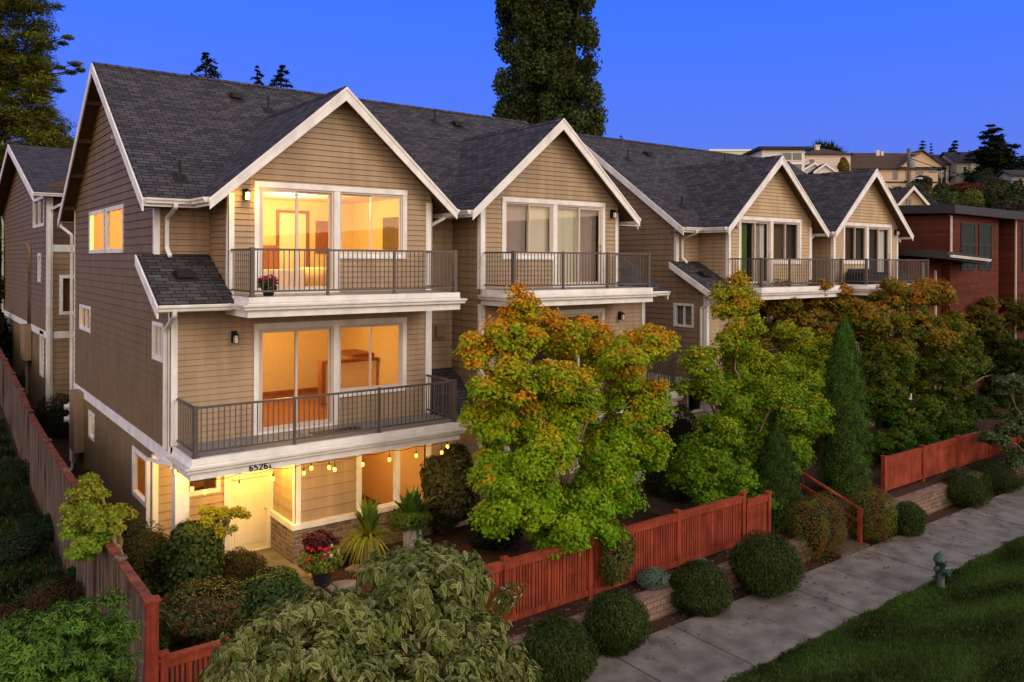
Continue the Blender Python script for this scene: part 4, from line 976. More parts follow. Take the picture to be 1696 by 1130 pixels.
point('porch_light', (6.75, 18.75, 2.32), 130, (1.0, 0.57, 0.10), 0.08)
b = MB(); b.lathe((6.75, 18.9, 2.40), [(0.09, 0.0), (0.11, 0.02), (0.11, 0.05)], k=14); o = b.build('porch_light_fixture', M['lampglass'], row1)
point('porch_light', (4.85, 18.75, 2.30), 22, (1.0, 0.57, 0.12), 0.06)
# ================================================================== vegetation
def leafmesh(name, m, parent, C_, Nn, size, cols, kind='diamond', stretch=1.0, label=None):
    """C_ (n,3) centres, Nn (n,3) normals, size (n,), cols (n,3)"""
    n = len(C_); Nn = Nn/np.linalg.norm(Nn, axis=1, keepdims=True)
    a = NR.normal(size=(n, 3)); T = a - (a*Nn).sum(1, keepdims=True)*Nn; T /= np.linalg.norm(T, axis=1, keepdims=True)+1e-9
    if kind == 'droop':      # tip hangs downwards
        d = np.array([0, 0, -1.0]) + 0.55*NR.normal(size=(n, 3)); T = d - (d*Nn).sum(1, keepdims=True)*Nn; T /= np.linalg.norm(T, axis=1, keepdims=True)+1e-9
    if kind == 'upright':
        d = np.array([0, 0, 1.0]) + 0.35*NR.normal(size=(n, 3)); T = d - (d*Nn).sum(1, keepdims=True)*Nn; T /= np.linalg.norm(T, axis=1, keepdims=True)+1e-9
    B = np.cross(Nn, T)
    if kind == 'droop': tp = [(0, -.5, 0), (.15, -.24, .06), (.20, .06, .03), (0, .60, -.20), (-.20, .06, .03), (-.15, -.24, .06), (0, -.14, -.02), (0, .24, -.04)]; fc = [(0,1,6),(0,6,5),(1,2,7,6),(5,6,7,4),(2,3,7),(7,3,4)]; edge = [1,1,1,1,1,1,0,0]
    elif kind == 'maple': tp = [(0, -.35, 0), (.16, -.08, .03), (.5, -.02, -.05), (.2, .12, .02), (.28, .45, -.06), (0, .2, .03), (0, .62, -.08), (-.28, .45, -.06), (-.2, .12, .02), (-.5, -.02, -.05), (-.16, -.08, .03)]; fc = [(0,1,5,10),(1,2,3,5),(3,4,5),(5,4,6,7),(5,7,8),(5,8,9,10)]; edge = None
    elif kind == 'blade' or kind == 'upright': tp = [(0, -.5, 0), (.13, 0, .05), (0, .5, 0), (-.13, 0, .05)]; fc = [(0,1,2,3)]; edge = None
    elif kind == 'round': tp = [(0, -.45, 0), (.32, -.2, .06), (.34, .2, .04), (0, .48, -.03), (-.34, .2, .04), (-.32, -.2, .06)]; fc = [(0,1,2,3),(0,3,4,5)]; edge = None
    else: tp = [(0, -.5, 0), (.3, 0, .07), (0, .5, 0), (-.3, 0, .07)]; fc = [(0,1,2),(0,2,3)]; edge = None
    tp = np.array(tp, float); tp[:, 1] *= stretch; k = len(tp)
    V = (C_[:, None, :] + size[:, None, None]*(tp[None, :, 0:1]*B[:, None, :] + tp[None, :, 1:2]*T[:, None, :] + tp[None, :, 2:3]*Nn[:, None, :])).reshape(-1, 3)
    if parent is not None:
        V = V - np.array(origin_of(parent))
    me = bpy.data.meshes.new(name); me.vertices.add(n*k); me.vertices.foreach_set('co', V.astype(np.float32).ravel())
    lens = np.array([len(f) for f in fc]); idx = np.concatenate([np.array(f) for f in fc]); L = len(idx)
    me.loops.add(n*L); me.loops.foreach_set('vertex_index', (idx[None, :] + (np.arange(n)*k)[:, None]).ravel().astype(np.int32))
    me.polygons.add(n*len(fc)); st = np.concatenate([[0], np.cumsum(lens)[:-1]])
    me.polygons.foreach_set('loop_start', (st[None, :] + (np.arange(n)*L)[:, None]).ravel().astype(np.int32))
    me.polygons.foreach_set('loop_total', np.tile(lens, n).astype(np.int32))
    me.update(calc_edges=True)
    ca = me.color_attributes.new('Col', 'FLOAT_COLOR', 'POINT')
    cc = np.ones((n, k, 4), np.float32); cc[:, :, :3] = cols[:, None, :]
    if edge is not None:
        ed = np.array(edge, float)[None, :, None]; pale = np.array([0.42, 0.43, 0.17]); mixf = ed*np.clip(NR.normal(0.40, 0.35, (n, 1, 1)), 0, 0.9)
        cc[:, :, :3] = cc[:, :, :3]*(1-mixf) + pale*mixf
    ca.data.foreach_set('color', cc.ravel())
    me.materials.append(m)
    o = bpy.data.objects.new(name, me); C.objects.link(o)
    if parent is not None: o.parent = parent
    return o

def pads(lobes, per, flat=0.38, pr=(0.28, 0.5)):
    """small spray pads filling a list of lobes (x,y,z,rx,ry,rz)"""
    out = []
    for (x, y, z, rx, ry, rz) in lobes:
        n = max(3, int(per*(rx*ry*rz)**(0.62)*3))
        for _ in range(n):
            v = NR.normal(size=3); v /= np.linalg.norm(v); q = NR.uniform(0.35, 1.0)**0.6
            r_ = NR.uniform(*pr)
            out.append((x+v[0]*rx*q, y+v[1]*ry*q, z+v[2]*rz*q, r_, r_*flat, v[0], v[1], v[2]))
    return np.array(out)

def padleaves(P, n):
    i = NR.integers(0, len(P), n); p = P[i]
    v = NR.normal(size=(n, 3)); v /= np.linalg.norm(v, axis=1, keepdims=True); q = NR.uniform(0, 1, n)**0.42
    C_ = np.stack([p[:, 0]+v[:, 0]*p[:, 3]*q, p[:, 1]+v[:, 1]*p[:, 3]*q, p[:, 2]+v[:, 2]*p[:, 4]*q - 0.35*p[:, 4]*(v[:, 0]**2+v[:, 1]**2)*q], 1)
    Nn = np.stack([p[:, 5]*0.5+v[:, 0]*0.45, p[:, 6]*0.5+v[:, 1]*0.45, 0.75+0*q], 1) + NR.normal(size=(n, 3))*0.28
    return C_, Nn, i, v[:, 2]*q

def limb(b, p, q, r0, r1, seg=6, wob=0.08, k=7, sag=0.0):
    P = []; p = Vector(p); q = Vector(q); L = (q-p).length
    for i in range(seg+1):
        t = i/seg; P.append(p.lerp(q, t) + Vector((R.uniform(-1, 1), R.uniform(-1, 1), R.uniform(-.5, .5)))*wob*L*0.25*math.sin(math.pi*t) + Vector((0, 0, sag*math.sin(math.pi*t))))
    b.tube(P, 1.0, 0, k, scale=[r0+(r1-r0)*i/seg for i in range(seg+1)])
    return P

def maple(label, base, lobes, n, size, top_c, mid_c, low_c, zt, zl, group='Japanese maples behind the fences', per=16, trunks=3, hue=0.16, kind='maple', bark='barklight', cat='tree', name='maple_tree', pr=(0.16, 0.36), flat=0.62):
    ext = []
    for (x, y, z, a_, b_, c_) in lobes:
        for _ in range(3):
            v = Vector((R.uniform(-1, 1), R.uniform(-1, 0.6), R.uniform(-0.5, 1))).normalized(); k_ = R.uniform(0.85, 1.15)
            ext.append((x+v.x*a_*k_, y+v.y*b_*k_, z+v.z*c_*k_, a_*0.32, b_*0.32, c_*0.34))
    lobes = [(x, y, z, a_*0.80, b_*0.80, c_*0.84) for (x, y, z, a_, b_, c_) in lobes]
    r_ = empty(name, base, label, cat, group)
    b = MB(); cz = sum(l[2] for l in lobes)/len(lobes); zmin = min(l[2]-l[5] for l in lobes)
    fork = Vector((base[0], base[1], base[2]+max(0.35, (zmin-base[2])*0.6+0.35)))
    limb(b, base, fork, 0.10, 0.075, 4, 0.1)
    b2 = MB()
    for l in lobes:
        e_ = Vector((l[0], l[1], l[2])); mid = fork.lerp(e_, 0.45) + Vector((0, 0, 0.25))
        limb(b2, fork, mid, 0.065, 0.045, 5, 0.25); limb(b2, mid, e_, 0.045, 0.016, 5, 0.25)
        for _ in range(4):
            v = Vector((R.uniform(-1, 1)*l[3], R.uniform(-1, 1)*l[4], R.uniform(-.6, .9)*l[5]))*0.8
            limb(b2, mid.lerp(e_, R.uniform(0.3, 1)), e_+v, 0.014, 0.005, 4, 0.2, 5)
    b.build('trunk', M[bark], r_); b2.build('branches', M[bark], r_)
    P = pads(lobes+ext, per, flat=flat, pr=pr); C_, Nn, i, vz = padleaves(P, n); Nn = Nn + NR.normal(size=Nn.shape)*0.22
    z = (C_[:, 2]-zl)/(zt-zl); pt = NR.normal(size=len(P))*hue
    t = np.clip(z + pt[i] + NR.normal(size=n)*0.07 + 0.10*vz, 0, 1)[:, None]**1.35
    low, mid_, top_ = (np.array(c) for c in (low_c, mid_c, top_c))
    col = np.where(t < 0.5, low+(mid_-low)*(t*2), mid_+(top_-mid_)*(t*2-1)) * NR.uniform(0.7, 1.3, (n, 1))
    leafmesh('crown', M['leaf'], r_, C_, Nn, NR.uniform(0.7, 1.25, n)*size, np.clip(col, 0, 1), kind)
    return r_
def L(px, py, y, rp, rz=None, ry=None):
    """lobe centred on the ray (px,py) at depth plane y, radius rp in photo pixels"""
    p = at(px, py, y=y); d = p[0]*_D[0]+p[1]*_D[1]; r_ = rp*d/F
    return (p[0], p[1], p[2], r_, ry*d/F if ry else r_*1.05, (rz*d/F if rz else r_*0.8))
OR = (0.58, 0.26, 0.02); YG = (0.30, 0.32, 0.016); GR = (0.12, 0.26, 0.012)
lob1 = [L(868, 510, 14.6, 26, 34), L(850, 560, 14.4, 42, 40), L(930, 560, 14.9, 46, 40), L(1000, 575, 15.0, 42, 38), L(1078, 566, 14.6, 44, 36), L(790, 580, 14.9, 34, 22), L(1020, 600, 14.0, 60, 50), L(850, 635, 14.1, 58, 50), L(940, 650, 13.8, 66, 60), L(1040, 670, 14.1, 52, 55), L(825, 700, 14.4, 46, 42), L(900, 740, 13.7, 66, 56), L(1010, 750, 13.9, 66, 60), L(1060, 745, 14.4, 40, 42), L(822, 778, 14.2, 48, 45), L(880, 830, 13.5, 66, 48), L(970, 835, 13.5, 62, 50), L(825, 850, 13.8, 36, 34), L(920, 880, 13.3, 58, 30), L(1030, 820, 14.0, 34, 34)]
maple('Japanese maple left of centre, orange tipped crown spilling over the sidewalk fence', (11.9, 14.3, -0.24), lob1, 150000, 0.088, (0.66, 0.25, 0.02), (0.28, 0.36, 0.014), (0.14, 0.30, 0.012), 6.75, 0.5, per=60)
lob2 = [L(1226, 500, 15.8, 34, 40), L(1160, 590, 15.6, 26, 18), L(1222, 560, 15.4, 34, 40), L(1175, 640, 15.2, 36, 34), L(1330, 580, 15.4, 40, 42), L(1290, 620, 15.2, 46, 40), L(1340, 640, 15.4, 30, 30), L(1230, 665, 14.9, 54, 46), L(1310, 680, 14.8, 46, 40), L(1190, 720, 14.7, 46, 40), L(1260, 740, 14.3, 60, 44), L(1310, 740, 14.8, 34, 50), L(1200, 780, 14.2, 52, 32), L(1270, 800, 14.0, 48, 30), L(1160, 790, 14.4, 36, 22), L(1225, 610, 15.6, 40, 40), L(1322, 690, 13.4, 36, 30), L(1296, 655, 13.8, 36, 26), L(1150, 765, 14.6, 34, 20), L(1172, 822, 14.0, 36, 16), L(1240, 825, 13.7, 40, 16)]
maple('second Japanese maple, yellow green with a lone orange spire, behind the fence post', (19.2, 14.7, -0.24), lob2, 125000, 0.098, (0.52, 0.26, 0.02), (0.27, 0.32, 0.016), (0.10, 0.21, 0.012), 7.6, 1.2, per=60)
lob3 = [L(1290, 500, 18.0, 40, 26), L(1350, 495, 18.0, 50, 26), L(1330, 545, 17.5, 60, 40), L(1395, 520, 17.5, 50, 34), L(1300, 590, 17.6, 46, 40), L(1370, 600, 17.3, 56, 50), L(1330, 680, 17.4, 40, 60)]
maple('dark orange maple standing behind the columnar cypress below the cream row', (26.8, 17.2, -0.24), lob3, 60000, 0.12, (0.40, 0.15, 0.018), (0.15, 0.13, 0.014), (0.045, 0.09, 0.01), 6.7, 2.2, per=40)
lob4 = [L(1480, 490, 16.6, 50, 26), L(1545, 485, 16.8, 45, 24), L(1440, 530, 16.4, 50, 36), L(1510, 545, 16.0, 62, 42), L(1580, 560, 16.0, 44, 44), L(1470, 600, 15.6, 56, 46), L(1550, 630, 15.2, 62, 46), L(1600, 600, 15.6, 32, 36), L(1450, 660, 15.6, 36, 50), L(1500, 690, 14.8, 58, 40), L(1570, 690, 15.0, 48, 36), L(1470, 735, 14.6, 36, 22), L(1530, 735, 14.4, 46, 18), L(1480, 742, 14.9, 34, 14), L(1560, 732, 14.9, 38, 14)]
maple('broad maple over the solid board fence, rusty top and green skirt', (30.2, 15.8, -0.24), lob4, 100000, 0.118, (0.40, 0.15, 0.018), (0.14, 0.15, 0.014), (0.045, 0.095, 0.01), 7.3, 0.9, per=44)
lob5 = [L(1620, 530, 18.5, 46, 36), L(1680, 520, 18.5, 46, 34), L(1650, 590, 18.0, 56, 50), L(1690, 600, 18.0, 40, 50), L(1660, 670, 17.5, 50, 50), L(1620, 690, 17.0, 40, 40)]
maple('darkest maple at the right edge of the picture in front of the red building', (37.5, 17.8, -0.24), lob5, 50000, 0.14, (0.28, 0.11, 0.016), (0.09, 0.09, 0.012), (0.03, 0.055, 0.01), 7.2, 1.2, per=36)
# dogwood branches entering at the right edge
lobd = [L(1640, 725, 11.9, 22, 10), L(1672, 716, 11.9, 26, 12), L(1690, 640, 12.2, 24, 16), L(1690, 690, 12.0, 26, 16), L(1688, 760, 11.6, 26, 12), L(1716, 720, 11.8, 30, 40), L(1668, 640, 12.3, 16, 10), L(1750, 660, 12.2, 50, 60)]
maple('grey green dogwood reaching in from the right edge above the sidewalk', (31.5, 11.2, -0.9), lobd, 16000, 0.12, (0.13, 0.16, 0.08), (0.10, 0.13, 0.06), (0.07, 0.10, 0.04), 5.0, 1.0, group=None, kind='round', bark='bark', name='dogwood_tree')
# young maple by the left fence
lobm = [L(150, 830, 17.0, 26, 24), L(135, 865, 16.8, 26, 26), L(165, 870, 16.4, 30, 26), L(145, 905, 16.2, 26, 26), L(195, 848, 17.0, 20, 12), L(150, 800, 17.3, 12, 10), L(120, 840, 17.2, 12, 8)]
maple('small bright green maple leaning over the left cedar fence', (3.35, 16.9, -0.24), lobm, 13000, 0.07, (0.26, 0.27, 0.03), (0.16, 0.26, 0.02), (0.10, 0.20, 0.015), 2.6, 0.5, group=None, per=60, pr=(0.10, 0.2))
lobn = [L(350, 850, 18.0, 20, 14), L(382, 852, 17.9, 16, 9), L(335, 870, 17.8, 20, 14), L(365, 880, 17.6, 16, 12), L(400, 850, 17.8, 7, 5)]
maple('tiny lace leaf maple glowing yellow beside the front door', (5.6, 18.0, -0.24), lobn, 5500, 0.055, (0.34, 0.32, 0.03), (0.24, 0.25, 0.02), (0.12, 0.15, 0.02), 1.8, 0.4, group=None, per=60, pr=(0.08, 0.15))

# foreground variegated dogwood
lobv = [L(690, 936, 8.7, 62, 26), L(750, 946, 8.5, 56, 32), L(645, 958, 8.6, 54, 32), L(700, 985, 8.2, 90, 50), L(780, 990, 8.5, 45, 48), L(560, 1005, 8.2, 60, 30), L(500, 1020, 8.2, 50, 28), L(440, 1050, 8.2, 50, 28), L(395, 1080, 8.1, 40, 26), L(600, 1040, 8.0, 80, 40), L(520, 1080, 7.8, 70, 36), L(450, 1105, 7.7, 56, 26), L(720, 1050, 7.8, 80, 46), L(790, 1050, 8.0, 50, 40), L(820, 1095, 7.6, 50, 30), L(650, 1110, 7.4, 80, 40), L(760, 1115, 7.3, 80, 36), L(850, 1120, 7.4, 40, 24), L(560, 1140, 7.3, 80, 36), L(380, 1125, 7.6, 36, 16), L(690, 1170, 7.0, 150, 50)]
lobv = [(a, b_, c_, d_*0.9, e_*0.9, f_*0.88) for a, b_, c_, d_, e_, f_ in lobv]
def dogwood():
    base = (4.3, 8.5, -0.905)
    r_ = empty('dogwood_tree', base, 'large variegated dogwood with cream edged drooping leaves in the foreground', 'tree')
    b = MB(); fork = Vector((4.3, 8.5, 0.5)); limb(b, base, fork, 0.11, 0.09, 5, 0.1); b.build('trunk', M['bark'], r_)
    b = MB()
    for l in lobv:
        e_ = Vector(l[:3]); mid = fork.lerp(e_, 0.5)+Vector((0, 0, 0.3)); limb(b, fork, mid, 0.05, 0.03, 5, 0.2); limb(b, mid, e_, 0.03, 0.01, 5, 0.2)
        for _ in range(5):
            v = Vector((R.uniform(-1, 1)*l[3], R.uniform(-1, 1)*l[4], R.uniform(-.4, .9)*l[5])); limb(b, mid.lerp(e_, R.uniform(.5, 1)), e_+v*0.9, 0.010, 0.004, 4, 0.2, 5)
    b.build('branches', M['bark'], r_)
    P = pads(lobv, 110, pr=(0.07, 0.17)); n = 36000; i = NR.integers(0, len(P), n); p = P[i]
    v = NR.normal(size=(n, 3)); v[:, 2] = np.abs(v[:, 2])*0.6; v /= np.linalg.norm(v, axis=1, keepdims=True)
    C_ = p[:, :3] + v*p[:, 3:4]*NR.uniform(0.3, 1, (n, 1))
    Nn = v*0.6 + p[:, 5:8]*0.5 + np.array([0, 0, 0.5]) + NR.normal(size=(n, 3))*0.25
    col = np.array([0.070, 0.105, 0.016])*NR.uniform(0.5, 1.5, (n, 1)) + np.array([0.02, 0.0, 0.0])*NR.uniform(0, 1, (n, 1))
    leafmesh('crown', M['leaf'], r_, C_, Nn, NR.uniform(0.085, 0.15, n), col, 'droop')
dogwood()

# clipped shrubs
M['core'] = mat('dark twigs', (0.018, 0.02, 0.008), 1.0, var=0.4, scale=20)  # even dark colour of the solid core under shrub and column foliage
def shrub(name, label, cat, c, r_, col, n=6000, size=0.05, kind='diamond', mtl='leaf', group=None, lump=0.12, var=0.35, core=None, parent=None, acc=None, accf=0.0, seed=None, up=0.35):
    """dense shrub: leaf shell over a twiggy core; r_ = (rx, ry, rz), c = centre"""
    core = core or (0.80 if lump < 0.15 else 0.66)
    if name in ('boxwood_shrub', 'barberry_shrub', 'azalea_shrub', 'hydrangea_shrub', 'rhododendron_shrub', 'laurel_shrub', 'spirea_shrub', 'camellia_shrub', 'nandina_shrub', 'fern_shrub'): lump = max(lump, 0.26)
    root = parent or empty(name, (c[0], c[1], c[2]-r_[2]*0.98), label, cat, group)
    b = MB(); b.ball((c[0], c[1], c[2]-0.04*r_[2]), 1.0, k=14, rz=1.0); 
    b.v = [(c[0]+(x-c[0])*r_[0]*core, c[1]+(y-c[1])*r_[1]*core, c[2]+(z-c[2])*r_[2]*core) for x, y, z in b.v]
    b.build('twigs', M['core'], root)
    v = NR.normal(size=(n, 3)); v /= np.linalg.norm(v, axis=1, keepdims=True)
    ph = NR.uniform(0, 6.28, (7, 1)); D_ = NR.normal(size=(7, 3)); D_ /= np.linalg.norm(D_, axis=1, keepdims=True)
    lm = sum(np.sin(v@D_[k]*6.0+ph[k]) for k in range(7))/7
    lw_ = sum(np.sin(v@D_[k]*2.6+ph[k]*2) for k in range(4))/3
    q = (1 + lump*(lm*1.3+lw_*0.9))*NR.uniform(0.80, 1.06, n)
    C_ = np.array(c) + v*q[:, None]*np.array(r_)
    C_[:, 2] = np.maximum(C_[:, 2], c[2]-r_[2]*0.98)
    Nn = v/np.array(r_)*min(r_) + np.array([0, 0, up]) + NR.normal(size=(n, 3))*0.4
    cc = np.array(col)[None]*NR.uniform(1-var, 1+var, (n, 1))
    if acc is not None:
        s_ = (NR.uniform(size=n) < accf*(1+1.2*np.sin(v@D_[1]*7+ph[1])))[:, None]; cc = np.where(s_, np.array(acc)[None]*NR.uniform(.7, 1.3, (n, 1)), cc)
    leafmesh('foliage', M[mtl], root, C_, Nn, NR.uniform(0.75, 1.3, n)*size, cc, kind)
    return root
def SB(px, py, z, rp, rzp=None):
    """shrub whose base stands at height z and whose middle shows at (px, py), radius in photo px"""
    rzp = rzp or rp
    r0 = at(px, py+rzp*0.93, z=z); d = r0[0]*_D[0]+r0[1]*_D[1]
    rr = rp*d/F; rv = rzp*d/F; k = 1 + rr*0.25/math.hypot(r0[0], r0[1])
    return (r0[0]*k, r0[1]*k, z+rv*0.98), (rr*k, rr*k, rv*k)
DG = (0.030, 0.046, 0.012)
for (px, py, rp, rz_, lab) in [(925, 1083, 66, 56, 'round clipped yew touching the variegated dogwood, nearest the camera'), (1021, 1036, 57, 54, 'round clipped yew second from the dogwood along the sidewalk'), (1159, 977, 52, 44, 'smaller clipped yew in the middle of the mulch strip'), (1269, 938, 64, 54, 'largest clipped yew left of the reddish heavenly bamboo'), (1504, 860, 32, 32, 'small clipped yew right of the handrail by the sidewalk'), (1598, 810, 42, 34, 'dark spreading yew below the board fence, left of the far pair'), (1650, 790, 44, 30, 'dark spreading yew below the board fence near the right edge')]:
    c, r_ = SB(px, py+rz_*0.08, -0.93, rp*0.9, rz_*0.9)
    shrub('yew_shrub', lab, 'shrub', c, r_, DG, 17000 if rp > 45 else 7000, 0.072, 'upright', 'needle', 'clipped yews along the sidewalk', 0.13, 0.6, 0.80, acc=(0.06, 0.08, 0.02), accf=0.15)
for (px, py, rp, rz_, lab) in [(1350, 878, 46, 54, 'reddish heavenly bamboo left of the steps'), (1441, 856, 40, 48, 'green and red heavenly bamboo right of the handrail')]:
    c, r_ = SB(px, py, -0.93, rp, rz_)
    shrub('nandina_shrub', lab, 'shrub', c, r_, (0.12, 0.13, 0.022), 8000, 0.07, 'blade', 'leaf', 'heavenly bamboos flanking the steps', 0.2, 0.4, 0.7, acc=(0.17, 0.055, 0.018), accf=0.25)
for (px, py, y, rp, rz_, lab) in [(1081, 942, 12.55, 26, 18, 'blue grey juniper mound at the foot of the slatted fence'), (1161, 917, 12.55, 14, 11, 'smaller blue grey juniper tuft right of the juniper mound')]:
    p = at(px, py, y=y); d = p[0]*_D[0]+p[1]*_D[1]; rr = rp*d/F; shrub('juniper_shrub', lab, 'shrub', (p[0], p[1], -0.40+rz_*d/F), (rr, rr*0.9, rz_*d/F), (0.11, 0.17, 0.13), 2600, 0.05, 'blade', 'needle', 'blue junipers on the retaining wall', 0.2, 0.3)
# climbing shrub against the fence, small plants through it
p = at(1020, 925, y=12.72); shrub('rhododendron_shrub', 'lanky green shrub growing against the slatted fence between two posts', 'shrub', (p[0], p[1], p[2]), (0.42, 0.22, 0.62), (0.07, 0.10, 0.02), 2300, 0.11, 'blade', 'leafgloss', None, 0.3, 0.4, 0.35, acc=(0.14, 0.05, 0.02), accf=0.15)
p = at(838, 990, y=12.7); shrub('flowering_vine', 'thin vine with white blossoms poking through the slatted fence', 'vine', (p[0], p[1], p[2]), (0.36, 0.18, 0.26), (0.07, 0.12, 0.02), 700, 0.09, 'blade', 'leaf', None, 0.4, 0.4, 0.15, acc=(0.6, 0.35, 0.3), accf=0.08)

# columnar conifers
def column(label, base, h, r_, col, n, group=None, name='cypress_tree'):
    root = empty(name, base, label, 'tree', group)
    b = MB(); b.lathe(base, [(r_*0.70, 0.02), (r_*0.78, h*0.15), (r_*0.68, h*0.4), (r_*0.48, h*0.7), (r_*0.22, h*0.9), (0.02, h*0.97)], k=16); b.build('trunk', M['core'], root)
    t = NR.uniform(0, 1, n)**0.8; a = NR.uniform(0, 2*math.pi, n)
    prof = np.interp(t, [0, 0.05, 0.2, 0.45, 0.7, 0.88, 1.0], [0.85, 0.95, 1.0, 0.86, 0.62, 0.36, 0.03])
    lump = 1 + 0.10*np.sin(a*5+t*26) + 0.08*np.sin(a*9-t*47) + 0.06*np.sin(a*3+t*90) + NR.normal(size=n)*0.035
    rr = r_*prof*lump*NR.uniform(0.82, 1.03, n)
    C_ = np.stack([base[0]+rr*np.cos(a), base[1]+rr*np.sin(a), base[2]+t*h], 1)
    Nn = np.stack([np.cos(a), np.sin(a), 0.25+0*a], 1) + NR.normal(size=(n, 3))*0.35
    leafmesh('foliage', M['needle'], root, C_, Nn, NR.uniform(0.05, 0.10, n), np.array(col)[None]*NR.uniform(0.6, 1.45, (n, 1)), 'upright')
    return root
column('tall columnar cypress standing by the steps', (23.45, 13.75, -0.24), 5.6, 0.80, (0.05, 0.105, 0.016), 34000, 'columnar conifers by the steps')
column('shorter columnar conifer at the right end of the slatted fence', (19.35, 13.35, -0.3), 2.75, 0.70, (0.035, 0.07, 0.014), 18000, 'columnar conifers by the steps')

# garden beds by the front door
def bed(name, lab, px, py, z, rp, rz_, col, n, size, kind='diamond', mtl='leaf', **k):
    c, r_ = SB(px, py, z, rp, rz_); return shrub(name, lab, 'shrub', c, r_, col, n, size, kind, mtl, **k)
bed('barberry_shrub', 'rounded dark bronze barberry beside the front path', 397, 950, -0.24, 41, 38, (0.045, 0.035, 0.012), 6000, 0.05, lump=0.18)
bed('boxwood_shrub', 'rounded dark green boxwood in front of the barberry', 457, 990, -0.24, 54, 38, (0.035, 0.065, 0.016), 8000, 0.06, mtl='leafgloss', kind='round')
bed('azalea_shrub', 'low olive azalea behind the corner fence post', 240, 935, -0.24, 56, 58, (0.055, 0.055, 0.014), 6000, 0.05)
bed('hydrangea_shrub', 'leafy hydrangea right of the olive azalea', 310, 938, -0.24, 50, 68, (0.05, 0.075, 0.018), 5000, 0.085, kind='round', lump=0.25)
bed('aralia_plant', 'big pale green lobed leaves behind the corner fence post', 285, 965, -0.24, 50, 22, (0.13, 0.16, 0.03), 700, 0.20, kind='maple', lump=0.3, core=0.6)
bed('rhododendron_shrub', 'broad rhododendron behind the short picket fence', 322, 1030, -0.3, 78, 40, (0.065, 0.08, 0.022), 4200, 0.12, kind='blade', mtl='leafgloss', acc=(0.13, 0.045, 0.02), accf=0.15, lump=0.25)
bed('rhododendron_shrub', 'darker rhododendron left of the short picket fence, near the corner post', 262, 1050, -0.3, 34, 34, (0.05, 0.07, 0.02), 2200, 0.12, kind='blade', mtl='leafgloss', lump=0.25)
bed('camellia_shrub', 'tall dark glossy camellia between the front window and the large maple', 742, 815, -0.24, 40, 76, (0.05, 0.055, 0.022), 7000, 0.105, kind='round', mtl='leafgloss', lump=0.2)
bed('camellia_shrub', 'dark camellia mass between the two gabled bays', 795, 745, -0.24, 34, 40, (0.03, 0.04, 0.015), 4000, 0.105, kind='round', mtl='leafgloss', lump=0.2)
bed('laurel_shrub', 'dark shrub behind the slatted fence under the large maple', 820, 880, -0.24, 46, 34, (0.02, 0.022, 0.012), 3000, 0.08)
bed('laurel_shrub', 'dark low foliage beside the brown paver walk', 1110, 800, -0.24, 44, 30, (0.035, 0.04, 0.015), 4000, 0.085)
bed('laurel_shrub', 'dark foliage between the two nearer maples', 1130, 740, -0.24, 34, 56, (0.035, 0.035, 0.015), 4000, 0.085)
# hedge along the left fence behind
for (px, py, rp, rz_, lab) in [(70, 650, 50, 46, 'dark hedge shrub near the rear house corner'), (95, 705, 42, 40, 'dark hedge shrub beside the electric meter'), (40, 620, 34, 30, 'dark hedge shrub farthest back along the cedar fence')]:
    c, r_ = SB(px, py, 0.2, rp, rz_); shrub('hedge_shrub', lab, 'shrub', c, r_, (0.028, 0.03, 0.014), 5000, 0.10, 'diamond', 'leaf', 'dark hedge between fence and house', 0.25)
# neighbour's planting, lower left
lobc = [L(40, 1060, 11.6, 70, 36), L(110, 1040, 11.8, 60, 34), L(170, 1010, 12.2, 34, 26), L(160, 1080, 11.5, 60, 40), L(60, 1110, 11.2, 80, 36), L(150, 1130, 11.0, 70, 40), L(0, 1090, 11.4, 40, 40), L(190, 1050, 11.9, 30, 30)]
def choisya():
    base = (1.2, 11.4, -0.93); r_ = empty('choisya_shrub', base, 'bright green broad leaved shrub filling the lower left corner', 'shrub')
    b = MB()
    for l in lobc:
        limb(b, base, l[:3], 0.03, 0.008, 6, 0.2)
    b.build('stems', M['bark'], r_)
    P = pads(lobc, 60, pr=(0.12, 0.2)); n = 17000; C_, Nn, i, vz = padleaves(P, n)
    pt = NR.uniform(0.65, 1.3, len(P))[i][:, None]
    leafmesh('foliage', M['leafgloss'], r_, C_, Nn, NR.uniform(0.07, 0.12, n), np.array([0.075, 0.15, 0.018])*pt*NR.uniform(0.7, 1.35, (n, 1)), 'blade')
choisya()
bed('spirea_shrub', 'brown tinged spirea left of the cedar fence', 85, 1000, -0.3, 44, 32, (0.085, 0.045, 0.02), 5000, 0.05, lump=0.25, acc=(0.06, 0.07, 0.02), accf=0.35)
bed('spirea_shrub', 'smaller brown spirea at the left edge of the picture', 10, 1035, -0.3, 34, 24, (0.08, 0.045, 0.02), 3000, 0.05, lump=0.25)
bed('sage_shrub', 'grey green shrub in the neighbour grass at the left edge', 25, 915, -0.2, 36, 24, (0.03, 0.045, 0.022), 3500, 0.07, lump=0.25)

